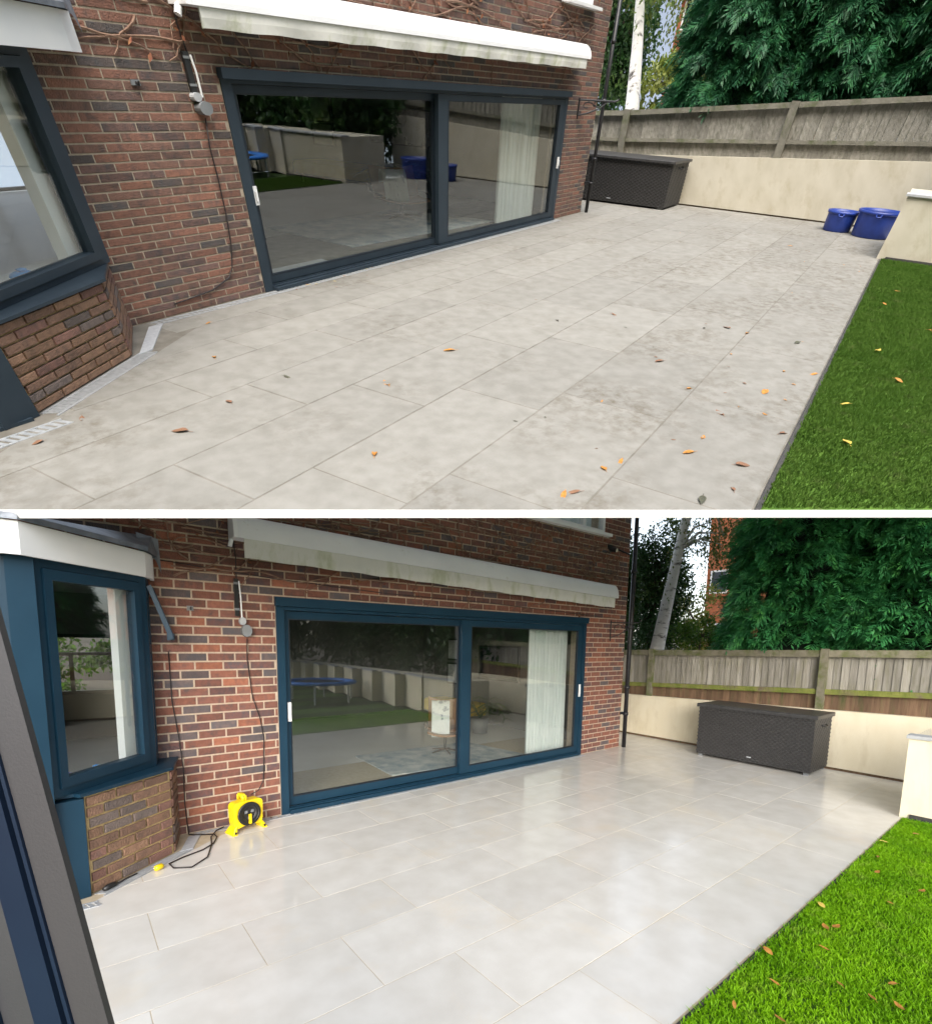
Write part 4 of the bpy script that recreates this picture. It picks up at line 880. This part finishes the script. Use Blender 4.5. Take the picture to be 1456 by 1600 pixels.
    for nm, u, m in (('blue', .60, 'toyb'), ('violet', .35, 'toyp')):
        p = B2 + d*u*np.linalg.norm(B1 - B2) + n*.17*k
        T = thing('toy', f'small {nm} toy on the ledge inside the bay window in {tag} view', 'toy', (p[0], p[1], D['zs'] + .026), 0, sc)
        MB().lathe([(.0, 0), (.05, .0), (.065, .02), (.06, .04), (.035, .06), (.0, .065)], n=14).build('cup', M[m], T, True)
        MB().lathe([(.02, .066), (.025, .08), (.0, .09)], n=10).build('knob', M[m], T, True)

def crown_points(rs, n, c, r, shell=.55):
    d = rs.normal(size=(n, 3)); d /= np.linalg.norm(d, axis=1)[:, None]; q = shell + (1 - shell)*rs.uniform(0, 1, n)**.6
    return np.array(c) + d*np.array(r)*q[:, None], d
def leafy(name, label, cat, c, r, n, size, m, trunk, tr, lumps, hang=.2, bark='barkd', group=None):
    rs = np.random.default_rng(int(abs(c[0]*37 + c[1]*91 + c[2]*13)) + 3)
    T = thing(name, label, cat, (trunk[0][0], trunk[0][1], trunk[0][2]), group=group); o = np.array(trunk[0])
    b = MB(); pts = [np.array(p) - o for p in trunk]; b.tube(pts, [tr*(1 - .75*i/(len(pts)-1)) for i in range(len(pts))], 10)
    C = []
    for i in range(lumps):
        lc, _ = crown_points(rs, 1, c, np.array(r)*.8, .35); lc = lc[0]; lr = np.array(r)*rs.uniform(.26, .42)
        pp, _ = crown_points(rs, n//lumps, lc, lr, .35); C.append(pp)
        st = pts[-1 - (i % max(1, len(pts)//2))]; b.tube([st, (st + lc - o)/2 + np.array([0, 0, .1*r[2]]), lc - o], [tr*.28, tr*.16, tr*.05], 5)
    b.build('trunk', M[bark], T, True); C = np.concatenate(C) - o
    V, F = leaf_quads(C, size, hang); link('crown', np_mesh('crown', V, F, M[m]), T); return T
def build_trees(D):
    up = D['up']; k = D['k']; tag = 'upper' if up else 'lower'; rs = np.random.default_rng(21 + up); e = D['e']
    # conifers behind the fence: individual trees whose crowns overlap
    if up: spec = [(18.6, -2.0, 5.2, 2.0), (18.9, -4.7, 5.2, 2.05), (18.6, -7.6, 5.2, 2.05), (18.8, -10.4, 5.2, 2.0)]
    else: spec = [(8.5, -1.85, 4.6, 1.3), (8.6, -3.5, 4.9, 1.35), (8.5, -5.1, 4.9, 1.3)]
    nm = ['first', 'second', 'third', 'fourth']
    for i, (x, y, hh, rr) in enumerate(spec):
        T = thing('conifer', f'dense dark green conifer over the fence, {nm[i]} from the birch, {tag} view', 'conifer', (x, y, 0), group=f'conifers behind the {tag} fence')
        MB().tube([(0, 0, 0), (0, 0, hh*.6), (.05, 0, hh)], [.13*math.sqrt(k), .08, .02], 8).build('trunk', M['barkd'], T, True)
        z0 = 1.32 if not up else 1.85; n = 9200
        z = rs.uniform(z0, hh + .3, n); a = rs.uniform(0, 2*np.pi, n)
        lump = 1 + .10*np.sin(a*5 + z*3.1 + i) + .08*np.sin(a*9 - z*5.3) + .05*np.sin(z*13 + a*3)
        prof = np.clip(1.04 - .10*(z - z0) - .9*np.clip(z0 + .25 - z, 0, 1), .25, 1.1)
        rad = rr*lump*prof*(.72 + .30*rs.uniform(0, 1, n)**.5)
        C = np.stack([rad*np.cos(a), rad*np.sin(a), z], 1); Dr = np.stack([np.cos(a), np.sin(a), rs.normal(-.18, .30, n)], 1)
        fr_ok = ~((C[:, 0] + x < e + (.09 + .30)*k) & (C[:, 2] < np.interp(C[:, 1] + y, [t[0] for t in D['fence']][::-1], [t[1] for t in D['fence']][::-1]) + .16)); C, Dr = C[fr_ok], Dr[fr_ok]
        V, F = fronds(C, Dr, .27 if not up else .42, 15); link('crown', np_mesh('crown', V, F, M['fir'] if up else M['fir_b']), T)
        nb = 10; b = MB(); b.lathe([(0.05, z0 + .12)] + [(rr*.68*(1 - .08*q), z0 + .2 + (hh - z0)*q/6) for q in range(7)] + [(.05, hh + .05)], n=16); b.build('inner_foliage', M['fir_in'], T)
    kk = 2.0 if up else 1.0
    if not up:
        # birch with white trunk and hanging twigs
        bx, by = 10.0, 1.95
        tr = [(bx, by, 0), (10.0, 1.90, 1.6), (10.0, 1.70, 2.8), (10.0, 1.50, 4.0), (10.05, 1.25, 5.6), (10.1, 1.05, 7.6)]
        T = leafy('birch_tree', 'white barked birch with hanging yellow green leaves behind the lower fence', 'tree', (10.3, .85, 5.2), (1.4, 1.5, 2.0), 2600, .075, 'leafb', tr, .20, 16, 1.5, 'bark')
        C = []
        for q in range(34):
            x, y, z = 10.4 + rs.normal(0, .5), .75 + rs.normal(0, .45), rs.uniform(4.2, 5.6)
            for s in range(38): C.append((x + rs.normal(0, .05), y + rs.normal(0, .05), z - s*.045))
        V, F = leaf_quads(np.array(C) - np.array(tr[0]), .062, 1.8); link('hanging_leaves', np_mesh('hanging_leaves', V, F, M['leafb']), T, kind='stuff')
        leafy('evergreen_tree', 'dense dark green tree between the house corner and the birch, lower view', 'tree', (12.3, 3.5, 3.3), (1.1, 1.15, 2.6), 26000, .095, 'leafd', [(12.3, 3.5, 0), (12.3, 3.5, 1.5), (12.3, 3.4, 3.5)], .15, 40)
        leafy('shrub_tree', 'leafy climber covered tree close beside the drainpipe, lower view', 'tree', (9.6, 2.75, 2.7), (.6, .6, 1.8), 12000, .08, 'leafd', [(9.6, 2.75, 0), (9.6, 2.75, 1.5), (9.6, 2.7, 3.0)], .1, 24)
        leafy('light_shrub', 'pale yellow green shrub far behind the fence beside the birch, lower view', 'shrub', (17.5, 4.6, 2.6), (1.5, 1.7, 1.9), 4200, .13, 'leafl', [(17.5, 4.6, 0), (17.5, 4.6, 1.2), (17.5, 4.6, 2.4)], .12, 14)
        leafy('green_shrub', 'mid green shrub right of the birch trunk above the lower fence', 'shrub', (12.2, 1.9, 2.0), (.8, .8, .9), 3000, .08, 'leafh', [(12.2, 1.9, 0), (12.2, 1.9, 1.0), (12.2, 1.9, 2.0)], .06, 12)
    else:
        tr = [(20, 1.95, 0), (20, 2.02, 1.9), (20, 2.25, 3.2), (20, 2.55, 4.6), (20, 2.8, 6.0)]
        T = leafy('birch_tree', 'white barked birch with hazy hanging leaves behind the upper fence', 'tree', (20.5, 1.6, 5.2), (2.2, 2.4, 1.6), 2200, .14, 'leafb', tr, .30, 14, 1.5, 'bark')
        C = []
        for q in range(30):
            x, y, z = 20.6 + rs.normal(0, .8), 1.0 + rs.normal(0, .7), rs.uniform(3.9, 5.2)
            for s in range(30): C.append((x + rs.normal(0, .09), y + rs.normal(0, .09), z - s*.05))
        V, F = leaf_quads(np.array(C) - np.array(tr[0]), .11, 1.8); link('hanging_leaves', np_mesh('hanging_leaves', V, F, M['leafb']), T, kind='stuff')
        leafy('evergreen_tree', 'dense dark green tree between the house corner and the birch, upper view', 'tree', (22.5, 4.1, 3.3), (1.9, 1.75, 2.3), 13000, .15, 'leafd', [(22.5, 4.1, 0), (22.5, 4.1, 1.5), (22.5, 4.1, 3.4)], .25, 36)
        leafy('light_shrub', 'pale yellow green shrub behind the fence beside the birch, upper view', 'shrub', (26, 2.6, 2.4), (2.2, 2.6, 1.0), 3600, .20, 'leafl', [(26, 2.6, 0), (26, 2.6, 1.2), (26, 2.6, 2.2)], .2, 14)
    # neighbouring house
    if up: x0, x1, y0, y1, hz = 36, 44, -1.5, 6.3, 5.6
    else: x0, x1, y0, y1, hz = 25, 32, .5, 8.05, 9.0
    NB = thing('neighbour_house', f'orange brick neighbouring house glimpsed past the conifer in {tag} view', 'house')
    MB().box(x0, x1, y0, y1, 0, hz).build('wall', M['orange'], NB)
    b = MB(); ov = .35; b.add([(x0-ov, y0-ov, hz), (x1+ov, y0-ov, hz), (x1+ov, y1+ov*.3, hz), (x0-ov, y1+ov*.3, hz), ((x0+x1)/2, y0-ov, hz+2.2), ((x0+x1)/2, y1+ov*.3, hz+2.2)], [(0,3,5,4), (1,4,5,2), (0,4,1), (3,2,5), (0,1,2,3)]); b.build('roof', M['roof'], NB)
    for za, zb, yy in ((2.0, 2.9, y1 - 1.1), (4.4, 5.6, y1 - 1.1)):
        w = MB().box(x0 - .05, x0 - .002, yy, yy + .9, za, zb).build('window', M['white'], NB); MB().box(x0 - .056, x0 - .0505, yy + .09, yy + .81, za + .09, zb - .09).build('pane', M['screen'], w)
        MB().box(x0 - .16, x0 - .002, yy - .1, yy + 1.0, za - .14, za - .002).build('sill', M['orange'], w)

def finish(D):
    if D['up']:
        bpy.context.view_layer.update()
        for o in TOPLEVEL: o.matrix_world = D['M'] @ o.matrix_basis
    TOPLEVEL.clear()

# ================================================================== lower view
D = LOW
MB().box(-300, 300, -300, 300, -.5, -.10).build('ground', M['soil'], None, kind='structure', label='earth ground around the lower garden')
b = MB(); b.box(-9, D['stub'] + .02, -16.5, D['L'] - .024, -.09, -.012); b.build('lawn', M['lawn'], None, kind='structure', label='green lawn beside the wet paving of the lower view')
for q in range(7):
    y = -5.6 - q*1.5
    MB().box(-8.9, D['stub'] - .05, y - .62, y, -.0115, -.004).build('mown_stripe', M['lawn2'], None, kind='structure', label='darker mown stripe across the lower lawn')
build_patio(D); build_house(D); build_end(D); build_awning(D); build_wall_bits(D); build_interior(D); build_trees(D)
grass(D, 'grass', (-.6, 5.1, -5.6, D['L'] - .012), 150000, .028, M['blade'])
fallen(D, [(1.43, -3.90), (3.23, -4.02), (3.12, -4.30), (2.0, -4.02), (2.06, -4.06), (1.17, -4.03), (1.43, -4.24), (1.44, -4.37), (1.47, -4.47), (.83, -3.97), (.91, -4.14), (1.65, -4.41), (2.28, -3.92), (1.73, -4.09), (4.05, -3.9), (4.54, -4.04), (3.6, -3.95), (2.7, -4.2)],
       'dead leaf lying on the bright green lower lawn', 'dead leaves on the lower lawn', .06, [1, 1, 3, 1], .03)
fallen(D, [(.35, -.075), (.62, -.07), (1.25, -.08), (1.75, -.09), (2.35, -.10), (2.42, -.07), (3.0, -.06), (3.6, -.08), (-.12, -.05), (-.05, -.07), (4.5, -.08)],
       'small leaf on the door track of the lower house', 'leaves along the lower door track', .035, [1, 3, 2], .012)
# cable reel and its leads
CR = thing('cable_reel', 'yellow plastic extension cable reel standing against the brick wall', 'cable reel', (-.385, -.20, 0), R(14))
def rr_prism(b, prof, y0, y1):
    n = len(prof); b.add([(x, y0, z) for x, z in prof] + [(x, y1, z) for x, z in prof], [tuple(range(n)), tuple(range(2*n-1, n-1, -1))] + [(q, n+q, n+(q+1) % n, (q+1) % n) for q in range(n)])
def body_prof():
    p = []
    for cx, cz, a0 in ((.095, .24, 0), (-.095, .24, 90)):
        for a in range(0, 91, 15): p.append((cx + .045*math.cos(R(a0 + a)), cz + .045*math.sin(R(a0 + a))))
    p += [(-.135, .10), (-.125, .05)] + [(-.10 + .2*q/8, .045 + .018*math.sin(math.pi*q/8)) for q in range(9)] + [(.125, .05), (.135, .10)]
    return p
def ring(b, r0, r1, y0, y1, cz, n=32):
    vs = [(r*math.cos(2*math.pi*q/n), y, cz + r*math.sin(2*math.pi*q/n)) for r, y in ((r0, y0), (r1, y0), (r1, y1), (r0, y1)) for q in range(n)]
    b.add(vs, [(s*n+q, s*n+(q+1) % n, ((s+1) % 4)*n+(q+1) % n, ((s+1) % 4)*n+q) for s in range(4) for q in range(n)])
b = MB(); rr_prism(b, body_prof(), -.045, .045); b.build('body', M['yellow'], CR)
b = MB(); ring(b, .055, .105, -.058, -.046, .165); ring(b, .085, .108, -.064, -.0585, .165); b.build('drum_rim', M['black'], CR, True)
b = MB(); ring(b, .001, .054, -.056, -.046, .165); b.build('hub', M['black'], CR)
for a in (35, 145, 270): MB().box(-.013 + .036*math.cos(R(a)), .013 + .036*math.cos(R(a)), -.060, -.0565, .165 + .036*math.sin(R(a)) - .013, .165 + .036*math.sin(R(a)) + .013).build('socket', M['grey_p'], CR)
b = MB(); b.box(-.012, .010, -.080, -.065, .075, .165); b.build('crank', M['yellow'], CR)
for sx in (-1, 1):
    b = MB(); b.add([(sx*.115, -.05, .075), (sx*.135, -.05, .06), (sx*.165, -.075, 0), (sx*.125, -.075, 0), (sx*.115, .05, .075), (sx*.135, .05, .06), (sx*.165, .075, 0), (sx*.125, .075, 0)], [(0,1,2,3), (4,7,6,5), (0,4,5,1), (1,5,6,2), (3,2,6,7), (0,3,7,4)]); b.build('foot', M['yellow'], CR)
    MB().box(sx*.138 - .008, sx*.138 + .008, -.0745, -.066, .012, .03).build('foot_slot', M['black'], CR)
b = MB(); b.tube([(-.035, -.02, .27), (-.035, -.02, .325), (-.028, -.015, .338), (-.028, .06, .338), (-.035, .065, .325), (-.035, .065, .27)], .011, 8); b.tube([(-.01, -.02, .27), (-.01, -.02, .325), (-.017, -.015, .338), (-.017, .06, .338), (-.01, .065, .325), (-.01, .065, .27)], .011, 8); b.build('handle', M['yellow'], CR, True)
MB().tube([(-.83, -.05, .012), (-.80, -.08, .009), (-.65, -.17, .009), (-.645, -.25, .009), (-.70, -.38, .009), (-.80, -.47, .009), (-.96, -.535, .009), (-1.06, -.60, .010), (-1.045, -.70, .009), (-.935, -.765, .009), (-.80, -.64, .009), (-.72, -.40, .009), (-.69, -.24, .0165), (-.62, -.10, .012), (-.55, -.09, .03)], .0055, 8).build('floor_cable', M['cable'], None, True, label='dark cable looped on the wet paving between reel and bay', cat='cable')
PG = thing('plug', 'yellow site plug lying by the drain at the foot of the bay', 'plug', (-1.135, -.655, 0), R(30))
MB().tube([(-.03, 0, .024), (-.01, 0, .024), (.02, 0, .024), (.035, 0, .02)], [.018, .022, .022, .012], 12).build('shell', M['yellow'], PG, True); MB().tube([(-.036, .008, .028), (-.031, .008, .028)], .006, 6).build('pin', M['galv'], PG)
P2 = thing('trailing_socket', 'black cable socket lying at the foot of the bay brickwork', 'socket', (-1.44, -.78, 0), R(40))
MB().tube([(-.05, 0, .02), (-.02, 0, .022), (.03, 0, .02), (.06, 0, .014)], [.014, .02, .018, .008], 10).build('shell', M['black'], P2, True); MB().tube([(.06, 0, .012), (.14, .01, .008), (.22, .0, .008)], .006, 6).build('lead', M['cable'], P2, True)
# open sash close to the camera
SA = thing('open_sash', 'charcoal and navy aluminium frame of an open sash leaning in close at lower left', 'window frame')
ea, eb = np.array([-1.652, -3.880, 1.804]), np.array([-1.563, -4.049, 1.212]); ax = (eb - ea)/np.linalg.norm(eb - ea)
vx = CAM_AX[0]*.97 - CAM_AX[2]*.05; vx = vx - ax*(vx @ ax); vx /= np.linalg.norm(vx); vy = np.cross(ax, vx)
if vy @ CAM_AX[2] < 0: vy = -vy
t0, t1 = -.42, (-ea[2])/ax[2]*.985
def profile(name, u0, u1, w0, w1, m, parent, taper=0):
    b = MB(); vs = []
    for t in (t0, t1):
        for u, w in ((u0, w0), (u1, w0), (u1, w1), (u0, w1)): vs.append(ea + ax*t + vx*u + vy*w)
    b.add(vs, [(0,1,2,3), (7,6,5,4), (0,4,5,1), (1,5,6,2), (2,6,7,3), (3,7,4,0)]); return b.build(name, m, parent)
profile('outer_face', -.060, -.012, .0, .010, M['sash'], SA); profile('edge_bead', -.066, -.0605, -.004, .010, M['sash_n'], SA)
profile('gasket', -.072, -.0665, .003, .010, M['navy_d'], SA); profile('navy_stile', -.112, -.0725, -.006, .010, M['sash_n'], SA)
profile('inner_face', -.165, -.1125, .002, .010, M['sash_l'], SA); profile('glazing_bar', -.26, -.1655, -.008, .010, M['sash_n'], SA)
# garden behind the camera, seen only in the glass
TR = thing('trampoline', 'blue padded trampoline reflected in the left door pane of the lower view', 'trampoline', (3.95, -8.4, 0))
MB().lathe([(.75, .50), (1.0, .50), (1.02, .54), (1.0, .58), (.75, .58), (.75, .50)], n=28).build('pad', M['tramp'], TR, True); MB().lathe([(.0, .54), (.76, .54)], n=28).build('mat', M['black'], TR)
for q in range(6): MB().tube([(.95*math.cos(q*1.047), .95*math.sin(q*1.047), 0), (.95*math.cos(q*1.047), .95*math.sin(q*1.047), .5)], .025, 6).build('leg', M['galv'], TR)
for i, (x, y, s) in enumerate(((7.9, -5.6, 1.0), (8.0, -8.4, 1.1), (8.0, -11.2, 1.15), (7.6, -13.8, 1.2), (5.0, -15.6, 1.2), (2.2, -16.2, 1.2), (-.4, -16.6, 1.1))):
    leafy('garden_tree', f'dark leafy garden tree {["one", "two", "three", "four", "five", "six", "seven"][i]} along the garden boundary, mirrored in the door glass', 'tree', (x, y, 2.6*s), (1.9*s, 1.9*s, 2.3*s), 11000, .17, 'leafd', [(x, y, 0), (x, y, 1.2), (x, y, 2.6*s)], .14, 40, group='garden trees behind the camera')
for i, (x, y) in enumerate(((-3.3, 7.6), (-1.9, 7.9), (-.5, 7.7), (.9, 8.0))):
    leafy('hedge_shrub', f'bright green shrub {["one", "two", "three", "four"][i]} outside the rear window seen through the bay', 'shrub', (x, y, 1.2), (.9, .6, 1.1), 1500, .12, 'leafh', [(x, y, 0), (x, y, .6), (x, y, 1.2)], .06, 8, group='shrubs outside the rear window')
finish(D)

# ================================================================== upper view
D = UPP
poly = clip_poly([(-3.4, -9.9), (3.1, -9.9), (3.1, -15.7), (D['stub'] + .05, -15.7), (D['stub'] + .05, D['L'] - .05), (-3.4, D['L'] - .05)], *CUT)
b = MB(); b.prism(poly, -.055, -.012); b.build('lawn', M['lawn'], None, kind='structure', label='duller green lawn beside the stained paving of the upper view')
build_patio(D); build_house(D); build_end(D); build_awning(D); build_wall_bits(D); build_interior(D); build_trees(D)
grass(D, 'grass', (-3.2, 11.1, -9.9, D['L'] - .04), 140000, .036, M['blade_t'], lambda P: (P[:, 0]*CUT[0] + P[:, 1]*CUT[1] + CUT[2] > .03) & (P[:, 1] > -10.6 - 0*P[:, 0]))
LT = [(-3.18, -2.81), (-3.91, -2.99), (-4.78, -2.24), (-4.27, -2.07), (-3.18, -4.68), (-.45, -3.68), (-2.2, -6.48), (-1.99, -6.56), (-.98, -7.04), (-1.42, -7.02), (-1.36, -7.51), (-.25, -7.02), (-.36, -7.7), (-2.23, -7.37), (-2.85, -6.39), (-2.76, -6.43), (-2.39, -1.66), (-2.34, -2.79), (-1.79, -3.73), (11.1, -5.84), (1.73, -7.68), (3.0, -6.6), (2.82, -6.02), (3.05, -6.29), (2.54, -4.72), (.92, -5.96), (.25, -6.55), (.69, -7.3), (2.98, -7.29), (1.7, -4.15), (-1.86, -7.54), (-1.59, -.6)]
fallen(D, LT, 'dead leaf lying on the stained upper paving', 'dead leaves on the upper paving', .13, [1, 2, 2, 4, 1])
fallen(D, [(RNG.uniform(.2, 3.2), -.12 - abs(RNG.normal(0, .28))) for _ in range(16)], 'small leaf scrap below the left part of the upper door', 'leaf scraps by the upper door', .06, [1, 3, 2])
fallen(D, [(RNG.uniform(-2, 13), -7.7 + abs(RNG.normal(0, 1.5))) for _ in range(45)], 'tiny leaf fragment on the dirty right side of the upper paving', 'leaf fragments on the upper paving', .05, [2, 2, 4, 1])
fallen(D, [(3.32, -8.29), (.83, -8.13), (-.27, -8.26), (6.29, -8.17), (4.97, -8.86), (2.1, -8.6), (7.6, -8.3)], 'leaf lying on the duller upper lawn', 'leaves on the upper lawn', .11, [1, 3, 1], .03)
for q in range(4):
    MB().box(3.2, D['stub'] - .1, -9.9 - q*1.5 - .7, -9.9 - q*1.5, -.0115, -.004).build('mown_stripe', M['lawn2'], None, kind='structure', label='darker mown stripe on the upper lawn by the retaining wall')
for i, (x, y) in enumerate(((14.3, -9.9), (14.5, -12.3), (13.0, -14.8), (9.6, -15.3), (17.3, -11.6))):
    leafy('garden_tree', f'dark leafy tree {["one", "two", "three", "four", "five"][i]} behind the upper retaining wall, mirrored in the upper door glass', 'tree', (x, y, 2.0), (1.9, 1.7, 1.9), 8000, .22, 'leafd', [(x, y, 0), (x, y, 1.0), (x, y, 2.0)], .16, 30, group='garden trees mirrored in the upper door')
TR = thing('trampoline', 'blue padded trampoline reflected in the left door pane of the upper view', 'trampoline', (9.7, -11.6, 0), 0, (1.4, 1.4, .8))
MB().lathe([(.75, .50), (1.0, .50), (1.02, .54), (1.0, .58), (.75, .58), (.75, .50)], n=28).build('pad', M['tramp'], TR, True); MB().lathe([(.0, .54), (.76, .54)], n=28).build('mat', M['black'], TR)
for q in range(6): MB().tube([(.95*math.cos(q*1.047), .95*math.sin(q*1.047), 0), (.95*math.cos(q*1.047), .95*math.sin(q*1.047), .5)], .025, 6).build('leg', M['galv'], TR)
for lab, x, y, r, hh in (('smaller blue round planter on the left of the pair by the cream wall', 14.75, -6.42, .38, .40), ('larger blue round planter beside the retaining wall end', 14.45, -7.3, .52, .50)):
    T = thing('planter', lab, 'planter', (x, y, 0), group='blue planters')
    MB().lathe([(0, .0), (r*.86, 0), (r*.9, .02), (r*.97, hh - .06)], n=28).build('body', M['blue'], T, True)
    MB().lathe([(r*.97, hh - .06), (r*1.04, hh - .05), (r*1.04, hh), (r*.94, hh), (r*.92, hh - .07)], n=28).build('rim', M['blue'], T, True)
    MB().lathe([(0, hh - .07), (r*.925, hh - .07)], n=28).build('soil', M['soil'], T)
    for s in (-1, 1): MB().tube([(s*r*1.03, -.06, hh - .05), (s*r*1.12, -.05, hh - .09), (s*r*1.12, .05, hh - .09), (s*r*1.03, .06, hh - .05)], .018, 6).build('handle', M['blue'], T, True)
finish(D)
